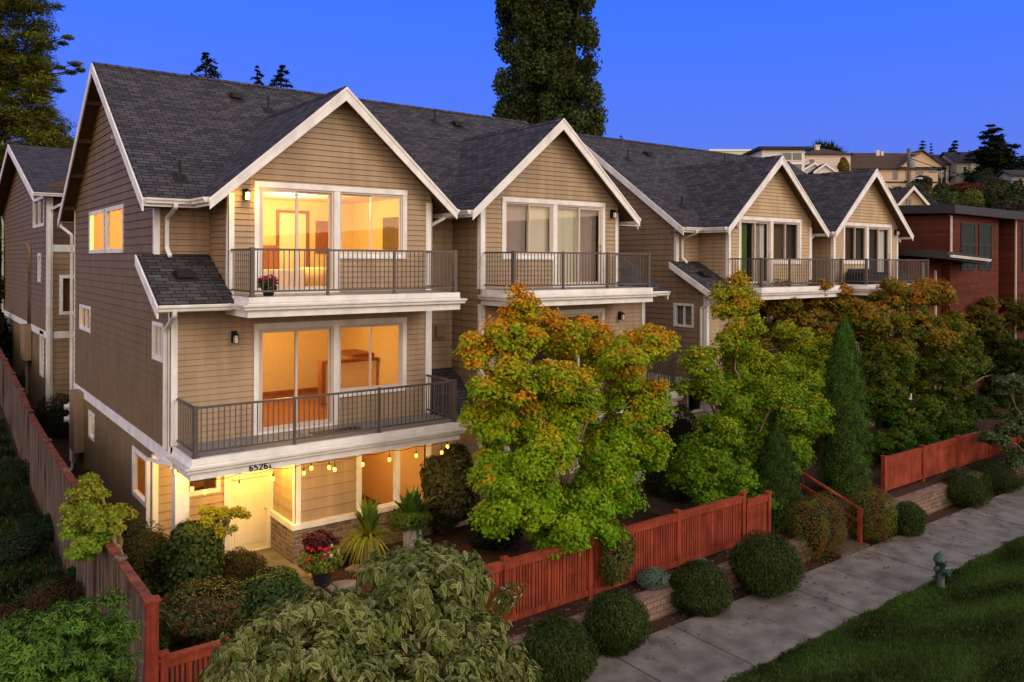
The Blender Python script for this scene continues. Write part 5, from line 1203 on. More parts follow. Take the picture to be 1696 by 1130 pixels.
for (px, py, rp, rz_, lab) in [(28, 800, 34, 34, 'dark fern clump in the neighbour grass, upper one'), (85, 880, 36, 26, 'dark fern clump in the neighbour grass, middle one'), (150, 955, 34, 24, 'dark fern clump against the cedar fence near the spirea')]:
    c, r_ = SB(px, py, -0.2, rp, rz_); shrub('fern_shrub', lab, 'shrub', c, r_, (0.02, 0.04, 0.01), 3500, 0.10, 'upright', 'leaf', 'dark ferns left of the cedar fence', 0.25)
for (px, py, rp, rz_, lab) in [(160, 800, 26, 20, 'dark groundcover shrub between the house wall and the cedar fence'), (205, 905, 20, 22, 'dark shrub hiding the foot of the house corner')]:
    c, r_ = SB(px, py, -0.22, rp, rz_); shrub('groundcover_shrub', lab, 'shrub', c, r_, (0.02, 0.03, 0.01), 2500, 0.08, 'diamond', 'leaf', None, 0.25)
# grass blades: nobody could count them
def grass(name, n, x0, x1, y0, y1, zf, h, col, fr=None):
    C_ = np.stack([NR.uniform(x0, x1, n), NR.uniform(y0, y1, n), np.zeros(n)], 1)
    if fr: C_ = C_[[fr(a, b_) for a, b_ in C_[:, :2]]]
    n = len(C_); s_ = NR.uniform(0.6, 1.4, n)*h; C_[:, 2] = np.array([zf(a, b_) for a, b_ in C_[:, :2]]) + s_*0.42
    Nn = NR.normal(size=(n, 3)); Nn[:, 2] *= 0.3
    pt = 0.75+0.35*np.sin(C_[:, 0]*1.7+np.sin(C_[:, 1]*2.3)*2) + 0.2*np.sin(C_[:, 1]*5.1+C_[:, 0]*0.9)
    cc = np.array(col)[None]*NR.uniform(0.6, 1.4, (n, 1))*pt[:, None]; br = NR.uniform(size=n) < 0.08; cc[br] = np.array([0.12, 0.09, 0.03])
    o = leafmesh(name, M['leaf'], None, C_, Nn, s_, cc, 'upright', 1.0); tag(o, kind='stuff'); o['label'] = 'short grass blades'; o['category'] = 'grass'; return o
g1 = grass('grass', 110000, 9, 34, 5.3, 9.66, lambda a, b_: -0.905, 0.075, (0.045, 0.098, 0.012), lambda a, b_: b_ < 9.58+0.07*math.sin(a*3.1)+0.05*math.sin(a*7.7))
g1['label'] = 'short lawn grass beside the sidewalk'
g2 = grass('grass', 40000, -3.5, 2.85, 13.1, 34, ground_z, 0.16, (0.030, 0.05, 0.014)); g2['label'] = 'uncut dark grass left of the cedar fence'
# fallen petals on mulch
n = 900; C_ = np.stack([NR.uniform(9, 24, n), NR.uniform(11.4, 12.9, n), 0*NR.uniform(size=n)], 1); C_[:, 2] = np.where(C_[:, 1] < 11.7, -0.852, np.where(C_[:, 1] < 12.2, -0.915, -0.345))
C_ = C_[(NR.uniform(size=n) < 0.75)]; n = len(C_); o = leafmesh('petals', M['leaf'], None, C_, np.tile([0, 0, 1.0], (n, 1))+NR.normal(size=(n, 3))*0.2, NR.uniform(0.02, 0.05, n), np.array([0.45, 0.36, 0.30])*NR.uniform(0.5, 1.2, (n, 1)), 'round'); tag(o, 'pale fallen petals scattered on the mulch and sidewalk edge', 'petals', kind='stuff')

n = 260; C_ = np.stack([NR.uniform(9, 30, n), 9.5+2.3*NR.uniform(size=n)**0.5, np.full(n, -0.848)], 1); C_[:, 2] += (C_[:, 1] > 11.7)*-0.065
o = leafmesh('fallen_leaves', M['leaf'], None, C_, np.tile([0, 0, 1.0], (n, 1))+NR.normal(size=(n, 3))*0.25, NR.uniform(0.05, 0.10, n), np.array([0.22, 0.10, 0.025])*NR.uniform(0.4, 1.4, (n, 1)), 'maple'); tag(o, 'brown and orange fallen leaves along the sidewalk', 'fallen leaves', kind='stuff')
# ---------------- pots and tall planters near the front window
def spikes(root, name, c, n, L_, w_, col, spread=0.5, mtl='leafgloss', droop=0.35):
    b = MB()
    me = []
    for i in range(n):
        a = R.uniform(0, 6.283); sp_ = R.uniform(0.15, spread); l = L_*R.uniform(0.7, 1.15); P = []
        for k in range(6):
            t = k/5; P.append(Vector((c[0]+math.cos(a)*sp_*l*t, c[1]+math.sin(a)*sp_*l*t, c[2]+l*(t-droop*t*t*sp_*2.2))))
        sdv = Vector((-math.sin(a), math.cos(a), 0))
        for k in range(5):
            w0 = w_*math.sin(math.pi*min(0.98, 0.12+k/5)); w1 = w_*math.sin(math.pi*min(0.98, 0.12+(k+1)/5.6))
            b.face([P[k]-sdv*w0, P[k]+sdv*w0, P[k+1]+sdv*w1, P[k+1]-sdv*w1])
    o = b.build(name, M[mtl], root)
    me = o.data; ca = me.color_attributes.new('Col', 'FLOAT_COLOR', 'POINT'); nv = len(me.vertices); q = np.ones((nv, 4), np.float32); blades = nv//20
    q[:, :3] = np.repeat(np.array(col)[None]*NR.uniform(0.6, 1.4, (blades, 1)), 20, axis=0)[:nv]; ca.data.foreach_set('color', q.ravel()); return o
def flowers(root, c, r_, n, cols, size=0.06):
    v = NR.normal(size=(n, 3)); v[:, 2] = np.abs(v[:, 2]); v /= np.linalg.norm(v, axis=1, keepdims=True)
    C_ = np.repeat(np.array(c)+v*np.array(r_), 5, axis=0)+NR.normal(size=(n*5, 3))*0.018
    cc = np.repeat(np.array([cols[R.randrange(len(cols))] for _ in range(n)]), 5, axis=0)*NR.uniform(0.8, 1.2, (n*5, 1))
    return leafmesh('flowers', M['leaf'], root, C_, np.repeat(v, 5, axis=0)+NR.normal(size=(n*5, 3))*0.4, np.full(n*5, size), cc, 'round')
pt = empty('flower_pot', (7.42, 16.75, -0.2), 'big black pot of red, white and purple flowers at the stone corner', 'potted plant')
b = MB(); b.lathe((7.42, 16.75, -0.2), [(0.17, 0), (0.25, 0.30), (0.27, 0.34), (0.27, 0.38), (0.235, 0.38), (0.22, 0.32)], k=20); b.build('pot', M['potblack'], pt)
shrub('', None, None, (7.42, 16.75, 0.38), (0.40, 0.40, 0.30), (0.17, 0.20, 0.03), 1800, 0.075, 'round', 'leaf', lump=0.3, parent=pt)
shrub('', None, None, (7.36, 16.78, 0.72), (0.32, 0.30, 0.24), (0.07, 0.015, 0.02), 900, 0.09, 'round', 'leafgloss', lump=0.3, core=0.5, parent=pt)
flowers(pt, (7.30, 16.68, 0.50), (0.36, 0.36, 0.33), 26, [(0.6, 0.02, 0.02), (0.65, 0.04, 0.03), (0.5, 0.02, 0.08)], 0.07)
flowers(pt, (7.50, 16.60, 0.42), (0.22, 0.30, 0.28), 20, [(0.75, 0.62, 0.66), (0.8, 0.75, 0.75)], 0.065)
spikes(pt, 'spike_leaves', (7.46, 16.8, 0.7), 12, 0.42, 0.012, (0.10, 0.03, 0.035), 0.45)
bp_ = empty('flower_pot', (6.33, 17.15, 6.205), 'small black pot of red and purple geraniums at the upper balcony corner', 'potted plant')
b = MB(); b.lathe((6.33, 17.15, 6.206), [(0.10, 0), (0.15, 0.15), (0.16, 0.16), (0.14, 0.16)], k=16); b.build('pot', M['potblack'], bp_)
shrub('', None, None, (6.33, 17.15, 6.45), (0.20, 0.20, 0.16), (0.05, 0.08, 0.02), 500, 0.06, 'round', 'leaf', lump=0.3, core=0.5, parent=bp_)
flowers(bp_, (6.33, 17.15, 6.46), (0.21, 0.21, 0.19), 34, [(0.6, 0.015, 0.02), (0.65, 0.03, 0.03), (0.12, 0.015, 0.12)], 0.06)
def planter(label, x, y, h, pm, kind):
    r_ = empty('planter', (x, y, -0.2), label, 'potted plant', None)
    b = MB(); b.prism([(x-0.19, y-0.19, -0.2+h), (x+0.19, y-0.19, -0.2+h), (x+0.19, y+0.19, -0.2+h), (x-0.19, y+0.19, -0.2+h)], (0, 0, -0.03)); b.box(x-0.165, x+0.165, y-0.165, y+0.165, -0.2, -0.231+h)
    b.build('pot', pm, r_); z = -0.2+h
    if kind == 'spike':
        spikes(r_, 'upright_leaves', (x, y, z), 60, 1.1, 0.06, (0.09, 0.17, 0.02), 0.45); spikes(r_, 'arching_grass', (x-0.05, y-0.05, z), 240, 0.85, 0.013, (0.22, 0.24, 0.03), 1.5, 'leaf', 0.6)
    else:
        spikes(r_, 'broad_leaves', (x, y, z), 40, 1.05, 0.10, (0.06, 0.13, 0.02), 0.55); shrub('', None, None, (x, y-0.05, z+0.18), (0.55, 0.42, 0.30), (0.09, 0.16, 0.02), 1700, 0.10, 'blade', 'leaf', lump=0.3, core=0.5, parent=r_)
        flowers(r_, (x, y-0.08, z+0.2), (0.4, 0.3, 0.15), 9, [(0.5, 0.05, 0.02)], 0.05); spikes(r_, 'trailing_vine', (x+0.02, y-0.2, z+0.05), 40, 0.4, 0.018, (0.06, 0.12, 0.02), 1.0, 'leaf', 1.4)
p = at(612, 893, z=0.42); planter('grey planter with arching yellow green grass left of the white planter', p[0], p[1], 0.62, mat('grey planter', (0.25, 0.22, 0.20), 0.7), 'spike')
p = at(683, 868, z=0.46); planter('white square planter with broad upright leaves before the front window', p[0], p[1], 0.66, M['white'], 'broad')
# small things on the ground by the house
b = MB(); b.ball((8.12, 17.62, -0.09), 0.22, k=14, rz=0.12); b.box(8.25, 8.45, 17.5, 17.7, -0.19, 0.0); o = b.build('watering_can', M['black']); tag(o, 'black watering can behind the big flower pot by the stone wall', 'watering can')
gq = at(206, 874, z=0.1); gx, gy = gq[0], gq[1]
ball = empty('charcoal_grill', (gx, gy, -0.24), 'small red kettle grill beside the left house corner', 'grill')
b = MB(); b.lathe((gx, gy, 0.12), [(0.02, 0.0), (0.12, 0.04), (0.18, 0.14), (0.175, 0.17), (0.12, 0.25), (0.03, 0.28)], k=18); b.build('bowl', M['redplastic'], ball)
for a in (0.5, 2.6, 4.7):
    b = MB(); b.cyl((gx+0.10*math.cos(a), gy+0.10*math.sin(a), 0.16), (gx+0.2*math.cos(a), gy+0.2*math.sin(a), -0.24), 0.012, k=6); b.build('leg', M['black'], ball)
# outdoor sofa on the far balcony
OFFs = (18.25, 0.4, -0.12); sx, sy, sz = 13.05+OFFs[0], 17.5+OFFs[1], 6.205+OFFs[2]
so = empty('outdoor_sofa', (sx+1, sy, sz), 'dark grey outdoor sofa behind the railing of the farthest balcony', 'sofa')
M['sofa'] = mat('charcoal outdoor cushion', (0.03, 0.032, 0.04), 0.9)
for nm, q in (('base', (sx, sx+2.1, sy-0.35, sy+0.45, sz+0.01, sz+0.24)), ('backrest', (sx+0.16, sx+1.94, sy+0.27, sy+0.45, sz+0.245, sz+0.62)), ('arm', (sx, sx+0.15, sy-0.35, sy+0.45, sz+0.245, sz+0.48)), ('arm', (sx+1.95, sx+2.1, sy-0.35, sy+0.45, sz+0.245, sz+0.48)), ('cushion', (sx+0.17, sx+1.04, sy-0.33, sy+0.26, sz+0.245, sz+0.38)), ('cushion', (sx+1.06, sx+1.93, sy-0.33, sy+0.26, sz+0.245, sz+0.38))):
    b = MB(); b.box(*q); o = b.build(nm, M['sofa'], so); md = o.modifiers.new('bevel', 'BEVEL'); md.width = 0.03; md.segments = 2
# ================================================================== distant things
def conifer(label, base, h, r_, col, n, tiers=14, droop=0.25, group='firs beyond the roofs', name='fir_tree', size=0.35, low=0.12, irr=0.25):
    root = empty(name, base, label, 'tree', group); bx_, by_, bz_ = base
    b = MB(); b.tube([(bx_, by_, bz_), (bx_, by_, bz_+h*0.5), (bx_, by_, bz_+h*0.98)], 1.0, 0, 7, scale=[h*0.018, h*0.011, h*0.003])
    Cs = []; Ns = []; Ss = []
    rr = random.Random(int(abs(bx_*13+by_*7)))
    for t in range(tiers):
        f_ = low + (1-low)*((t+0.5)/tiers)**0.9; z = bz_+h*f_; rad = r_*(1-f_)**0.62*1.0+r_*0.012
        nb = max(4, int(9*(1-f_)+4))
        for k in range(nb):
            a = rr.uniform(0, 6.283); l = rad*rr.uniform(1-irr*1.6, 1+irr); e_ = Vector((bx_+math.cos(a)*l, by_+math.sin(a)*l, z - droop*l + rr.uniform(-.05, .12)*l))
            p0 = Vector((bx_, by_, z)); 
            if l > 0.5: b.tube([p0, p0.lerp(e_, 0.5)+Vector((0, 0, 0.06*l)), e_], 1.0, 0, 4, scale=[0.02*l, 0.012*l, 0.004*l])
            m_ = max(6, int(n/(tiers*9)*(0.4+l/r_)))
            for _ in range(m_):
                u = rr.uniform(0.15, 1)**0.8; w2 = l*0.20*(1.15-u)+0.06*l
                Cs.append(p0.lerp(e_, u) + Vector((rr.gauss(0, w2), rr.gauss(0, w2), 0.06*l*math.sin(math.pi*u)+rr.gauss(0, 0.035*l+0.03)))); Ns.append((rr.gauss(0, .4), rr.gauss(0, .4), 1)); Ss.append(size*rr.uniform(0.6, 1.3)*(0.5+0.5*l/r_))
    b.build('trunk', M['bark'], root)
    n_ = len(Cs); leafmesh('foliage', M['needle'], root, np.array([tuple(c) for c in Cs]), np.array(Ns), np.array(Ss), np.array(col)[None]*NR.uniform(0.5, 1.5, (n_, 1)), 'diamond', 1.3)
    return root
def ground_at(px, d): 
    p = at(px, 431, d=d); return (p[0], p[1], ground_z(p[0], p[1]))
def fir_px(label, px, py_top, d, r_px, col=(0.022, 0.032, 0.016), n=2500, z0=None, **k):
    x, y, z = ground_at(px, d); zt = at(px, py_top, d=d)[2]
    z = z if z0 is None else z0
    return conifer(label, (x, y, z), zt-z, r_px*d/F*k.pop('rm', 1.15), col, n, **k)
fir_px('pointed fir showing above the ridge of the nearer row, left of the others', 340, 86, 60, 30, n=6000, tiers=14, low=0.8, rm=3.4, size=0.42)
fir_px('slim fir tip above the nearer ridge, left one of a close pair', 425, 108, 65, 16, n=5000, tiers=12, low=0.8, rm=3.4, size=0.36)
fir_px('bushier fir tip above the nearer ridge, right one of a close pair', 464, 106, 64, 26, n=7000, tiers=10, low=0.8, rm=3.4, size=0.42)
fir_px('tiny fir tip right of the poplar above the farther ridge', 1028, 224, 80, 10, n=2500, tiers=10, low=0.8, rm=3.4, size=0.3)
fir_px('small fir beside the pale green building', 1257, 243, 130, 12, n=2500, tiers=12, size=0.6)
fir_px('dark fir behind the big brown roofed house', 1527, 232, 135, 16, n=3000, tiers=14, size=0.7)
fir_px('narrow fir tip just right of the dark fir', 1541, 236, 135, 6, n=1500, tiers=14, size=0.5)
fir_px('rounded fir left of the big cedar on the hill', 1580, 232, 140, 24, n=4000, tiers=14, size=0.8)
fir_px('big spreading cedar on the skyline at the right', 1643, 206, 135, 46, n=12000, tiers=15, size=0.9, droop=0.02, irr=0.4, name='cedar_tree')
fir_px('dark conifer at the right edge of the skyline', 1692, 258, 130, 16, n=4000, tiers=12, size=0.8)
# poplar pair behind the roofs
def poplar():
    d = 52; x, y, z = ground_at(908, d); root = empty('poplar_tree', (x, y, z), 'tall dense poplar rising behind the roofs and out of the frame', 'tree')
    s_ = d/F; rx = _R; b = MB(); lobes = []
    def W(px, py, dd=0): p = at(px, py, d=d+dd); return p
    for (px, dd) in ((870, 0), (935, 1.0), (895, -0.8), (965, 0)):
        q = W(px, -60, dd); limb(b, (x, y, z+2), tuple(q), 0.45, 0.10, 10, 0.05)
    b.tube([(x, y, z), (x, y, z+2.5)], 0.6, 0, 10)
    b.build('trunk', M['bark'], root)
    for k in range(350):
        py = R.uniform(-150, 250); side = R.choice((868, 945, 905)); t = (py+150)/400
        hw_ = 46 if side != 905 else 50
        px = side + R.uniform(-hw_, hw_)
        if side == 868 and px > 904 and R.random() < 0.7: px -= 24
        lo = 822 if py < 60 else 816; px = max(lo+14, min((985 if py < 60 else 1000)-12, px))
        if 899 < px < 912 and R.random() < 0.6 and py < 90: continue
        p = W(px, py, R.uniform(-2.2, 2.2)); r0 = R.uniform(0.45, 0.85); lobes.append((p[0], p[1], p[2], r0, r0, r0*1.5))
    n = 120000; Lb = np.array(lobes); i = NR.integers(0, len(Lb), n); v = NR.normal(size=(n, 3)); v /= np.linalg.norm(v, axis=1, keepdims=True)
    C_ = Lb[i, :3] + v*Lb[i, 3:6]*(NR.uniform(0, 1, n)**0.5)[:, None]; Nn = v + NR.normal(size=(n, 3))*0.6
    cc = np.array([0.055, 0.075, 0.022])*NR.uniform(0.65, 1.3, len(Lb))[i][:, None]*NR.uniform(0.5, 1.5, (n, 1))
    leafmesh('crown', M['leaf'], root, C_, Nn, NR.uniform(0.14, 0.26, n), cc, 'round')
poplar()
# big left tree
def lefttree():
    d = 44; x, y, z = ground_at(-60, d); root = empty('cedar_tree', (x, y, z), 'large feathery evergreen filling the upper left corner', 'tree')
    b = MB(); tp = at(-50, -80, d=d); b.tube([(x, y, z), (x, y, z+6), tuple(tp)], 1.0, 0, 9, scale=[0.5, 0.38, 0.12])
    W = lambda px, py, dd=0: at(px, py, d=d+dd)
    lobes = []
    for k in range(1000):
        py = R.uniform(-60, 420); lim = np.interp(py, [-60, 40, 60, 110, 160, 190, 215, 240, 420], [78, 80, 92, 84, 90, 100, 118, 125, 125]); px = R.uniform(-90, lim-8)
        if py < 110 and R.random() < 0.25: continue
        p = W(px, py, R.uniform(-2.5, 2.5)); r0 = R.uniform(0.35, 0.75); lobes.append((p[0], p[1], p[2], r0*1.25, r0*1.25, r0*0.6))
    for (px, py, rr) in ((126, 106, 0.28), (118, 120, 0.26), (100, 112, 0.2), (134, 116, 0.2), (112, 62, 0.25), (104, 72, 0.2), (98, 150, 0.25), (92, 10, 0.4)):
        p = W(px, py); lobes.append((p[0], p[1], p[2], rr*1.4, rr*1.4, rr*0.5)); limb(b, tuple(W(60, py+14)), tuple(p), 0.05, 0.015, 5, 0.1, 5)
    for l in lobes[::6]: limb(b, (tp[0]+(x-tp[0])*0.5, y, l[2]-0.8), l[:3], 0.07, 0.02, 5, 0.15, 5)
    b.build('trunk', M['bark'], root)
    n = 150000; Lb = np.array(lobes); i = NR.integers(0, len(Lb), n); v = NR.normal(size=(n, 3)); v /= np.linalg.norm(v, axis=1, keepdims=True)
    C_ = Lb[i, :3] + v*Lb[i, 3:6]*(NR.uniform(0, 1, n)**0.5)[:, None]; Nn = v*0.4 + np.array([0, 0, 0.8]) + NR.normal(size=(n, 3))*0.4
    cc = np.array([0.12, 0.135, 0.018])*NR.uniform(0.45, 1.35, len(Lb))[i][:, None]*NR.uniform(0.6, 1.4, (n, 1))
    leafmesh('crown', M['leaf'], root, C_, Nn, NR.uniform(0.16, 0.30, n), cc, 'blade', 1.2)
lefttree()
# dark trees behind the rear house, left edge
for i, (px, py, d, rp) in enumerate([(5, 330, 50, 30), (10, 450, 42, 26), (-10, 560, 38, 30)]):
    p = at(px, py, d=d); rr = rp*d/F*1.5; shrub('laurel_tree', ['dark laurel behind the rear house, high on the left edge', 'dark laurel left of the rear house cabinets', 'dark laurel low on the left edge beyond the cedar fence'][i], 'tree', (p[0]-rr*0.4, p[1], p[2]), (rr, rr, rr*1.3), (0.02, 0.022, 0.012), 5000, 0.2, 'diamond', 'leaf', 'dark laurels at the left edge', 0.25)

# ---------------- rear town house behind the first row (left edge)
def rear_house():
    x1, yf = 4.13, 33.25; z0 = 1.4
    root = empty('townhouse', (x1, yf, z0), 'rear brown townhouse behind the nearer row at the left edge', 'townhouse')
    X0, X1, Y1 = x1, 14.0, 49.5
    eave = 9.45; 
    b = MB(); sp = [(0, yf, Y1), (eave, yf, Y1), (11.95, (yf+Y1)/2-0.01, (yf+Y1)/2+0.01)]
    siding(b, 'L', X0, sp, z0-0.6, 11.8, 0.2, [(34.1, 37.2, 8.2, 9.35), (34.9, 35.7, 6.1, 7.2), (34.0, 35.0, 2.6, 4.3)]); b.build('side_wall', M['brown'], root)
    b = MB(); siding(b, 'F', yf, [(0, X0, X1)], z0-1.6, 7.25, 0.2, [(4.50, 6.6, 4.95, 6.4), (5.0, 6.4, 2.6, 3.55)]); b.build('front_wall', M['mauve'], root)
    b = MB(); siding(b, 'F', yf-0.01, [(0, X0, X1), (eave+0.2, X0, X1), (11.0, X1-6.5, X1)], 7.5, 10.5, 0.26, []); b.build('shingle_wall', mat('dark brown wall shingles', (0.10, 0.065, 0.05), 0.8, var=0.15, scale=6), root)
    b = MB(); b.box(X0-0.03, X1, yf-0.04, yf-0.012, 7.25, 7.5); b.box(X0-0.03, X0+0.16, yf-0.045, yf-0.0, z0-0.4, 9.3); b.box(X0+0.2, X1, yf-0.035, yf, 4.1, 4.35) ; b.box(X0-0.03, X0, yf-0.02, yf+0.14, z0-0.4, 9.3); b.box(X0-0.035, X0, yf, Y1, 4.1, 4.35)
    b.build('trim', M['white'], root)
    for (s, q) in (('F', (4.50, 6.6, 4.95, 6.4)), ('F', (5.0, 6.4, 2.6, 3.55)), ('L', (34.1, 37.2, 8.2, 9.35)), ('L', (34.9, 35.7, 6.1, 7.2)), ('L', (34.0, 35.0, 2.6, 4.3))):
        b = MB(); t = 0.12
        for (a, c, e_, f_) in ((q[0], q[1], q[2], q[2]+t), (q[0], q[1], q[3]-t, q[3]), (q[0], q[0]+t, q[2]+t, q[3]-t), (q[1]-t, q[1], q[2]+t, q[3]-t)):
            if s == 'F': b.box(a, c, yf-0.035, yf+0.08, e_, f_)
            else: b.box(X0-0.035, X0+0.08, a, c, e_, f_)
        if q[0] == 34.1: b.box(X0-0.03, X0+0.07, 35.6, 35.72, q[2]+t, q[3]-t)
        o = b.build('window', M['white'], root)
        b = MB()
        if s == 'F': b.box(q[0]+t, q[1]-t, yf+0.03, yf+0.04, q[2]+t, q[3]-t)
        else: b.box(X0+0.03, X0+0.04, q[0]+t, q[1]-t, q[2]+t, q[3]-t)
        b.build('pane', M['glass'], o)
        b = MB()
        if s == 'F': b.box(q[0]+t, q[1]-t, yf+0.12, yf+0.14, q[2]+t, q[3]-t)
        else: b.box(X0+0.12, X0+0.14, q[0]+t, q[1]-t, q[2]+t, q[3]-t)
        b.build('blind', CUR['brown'], o)
    b = MB(); ym = (yf+Y1)/2; zr = 12.0; p_ = (zr-eave)/(ym-yf+0.5)
    A = [(X0-0.5, yf-0.5, eave-0.1), (X0+0.7, yf-0.5, eave-0.1), (X0+3.4, yf-0.5, eave+1.35), (X1, yf-0.5, eave+2.9), (X1, ym, zr), (X0-0.5, ym, zr)]
    roof_slab(b, [(X0-0.5, yf-0.5, eave-0.1), (X1, yf-0.5, eave-0.1), (X1, ym, zr), (X0-0.5, ym, zr)], (1,0,0), (0,1,p_)); roof_slab(b, [(X0-0.5, ym, zr), (X1, ym, zr), (X1, Y1+0.5, eave-0.1), (X0-0.5, Y1+0.5, eave-0.1)], (1,0,0), (0,-1,p_))
    roof_slab(b, [(X0+0.75, yf-0.6, eave-0.05), (X0+5.0, yf-0.6, eave+1.75), (X0+5.0, yf+6.0, eave+1.75), (X0+0.75, yf+1.0, eave+0.35)], (0,1,0), (1,0,0.42))
    b.build('roof', [M['shingle'], M['soffit'], M['rubber']], root)
    b = MB(); b.prism([(X0+0.72, yf-0.62, eave-0.03), (X0+5.0, yf-0.62, eave+1.78), (X0+5.0, yf-0.62, eave+1.45), (X0+0.72, yf-0.62, eave-0.36)], (0, -0.04, 0))
    for s2 in (-1, 1): b.prism([(X0-0.5, ym, zr-0.02), (X0-0.5, ym+s2*(ym-yf+0.5), eave-0.12), (X0-0.5, ym+s2*(ym-yf+0.5), eave-0.4), (X0-0.5, ym, zr-0.3)], (-0.04, 0, 0))
    b.build('rake_board', M['white'], root)
    gutter(root, [(X0-0.5, yf-0.52, eave-0.12), (X0+0.72, yf-0.52, eave-0.12)])
    downspout(root, [(X0+0.6, yf-0.55, eave-0.22), (X0+0.6, yf-0.5, eave-0.35), (X0-0.06+0.1, yf-0.1, eave-0.7), (X0+0.04, yf-0.1, z0-0.3)])
    downspout(root, [(X0-0.1, Y1-0.3, eave-0.3), (X0-0.1, Y1-0.9, eave-0.7), (X0-0.1, Y1-0.9, z0)])
    b = MB()
    for yy in (37.7, 38.1, 38.5): b.tube([(X0-0.05, yy, 4.0), (X0-0.05, yy, 7.3+0.1*(yy-38)), (X0-0.05, yy+0.3, 7.55+0.1*(yy-38)), (X0-0.05, yy+1.2, 7.6+0.1*(yy-38))], 0.028, k=7)
    b.box(X0-0.3, X0-0.04, 37.4, 38.6, 2.9, 4.3); b.cyl((X0-0.1, 38.2, 1.4), (X0-0.1, 38.2, 2.9), 0.06); b.build('electric_cabinet', M['mauve'], root)
    b = MB(); px_, py_ = 9.5, ym-1.6; z = zr-p_*1.6; b.box(px_-2.7, px_-2.1, ym-1.5, ym-1.1, zr-p_*1.3, zr-p_*1.3+0.22); b.build('roof_vent', M['rubber'], root)
    b = MB(); b.cyl((X0+2.2, yf+1.4, eave+0.8), (X0+2.2, yf+1.4, eave+1.9), 0.06); b.build('vent_pipe', M['rubber'], root)
rear_house()

# ---------------- red cedar building at the right
def cedar_building():
    root = empty('cedar_building', (39, 18.5, 0), 'modern red cedar clad building with flat dark roofs at the right edge', 'building')
    Z = 9.35
    b = MB()
    b.box(41.0, 46.5, 18.5, 30, -0.3, Z); b.box(46.501, 48.3, 19.6, 30, -0.3, Z); b.box(48.301, 60, 18.4, 30, -0.3, Z+0.1); b.box(37.9, 40.99, 18.9, 29, -0.3, 7.1)
    b.build('wall', M['cedarred'], root)
    b = MB(); b.prism([(40.6, 18.1, Z+0.45), (48.2, 17.9, Z+0.02+0.35), (48.2, 30.5, Z+0.4), (40.6, 30.5, Z+0.9)], (0, 0, -0.42)); b.prism([(48.25, 17.9, Z+0.5), (61, 17.9, Z+0.6), (61, 30.5, Z+0.9), (48.25, 30.5, Z+0.85)], (0, 0, -0.4))
    b.prism([(38.8, 17.6, 6.95+0.55), (42.4, 17.3, 6.85+0.4), (42.4, 18.49, 7.3), (40.95, 18.49, 7.45), (40.95, 30, 8.4), (36.5, 30, 8.6)], (0, 0, -0.35))
    b.build('roof', M['darkmetal'], root)
    b = MB()
    for q in ((48.28, 48.36, 18.32, 18.39, 0, Z-0.05), (40.96, 41.05, 18.42, 18.49, 7.4, Z-0.05), (39.0, 39.08, 18.8, 18.89, 0, 7.0), (40.2, 40.28, 18.8, 18.89, 0, 6.6)):
        boxpart(root, 'corner_trim', M['vinyl'], q)
    def win(x0, x1, z0, z1, y, tr):
        b = MB(); pane_frame(b, x0, x1, z0, z1, y-0.05, 0.08, 0.07)
        if tr: b.box(x0+0.08, x1-0.08, y-0.04, y+0.01, tr-0.05, tr+0.05); b.box((x0+x1)/2-0.03, (x0+x1)/2+0.03, y-0.04, y+0.01, z0+0.08, tr-0.05)
        o = b.build('window', M['darkmetal'], root); b = MB(); b.box(x0+0.08, x1-0.08, y-0.02, y-0.01, z0+0.08, z1-0.08); b.build('pane', M['bluepane'], o)
    M['bluepane'] = mat('dark reflective window glass', (0.03, 0.045, 0.04), 0.04, 0.0, var=0.1, spec=1.0)
    win(42.1, 43.7, 6.6, 9.0, 18.5, 7.9); win(44.1, 45.6, 6.6, 9.0, 18.5, 7.9); win(49.2, 51.0, 6.6, 9.05, 18.4, 8.0); win(49.2, 52.0, 3.6, 5.3, 18.4, None)
    gutter(root, [(38.85, 17.55, 7.35), (42.3, 17.26, 7.15)])
cedar_building()

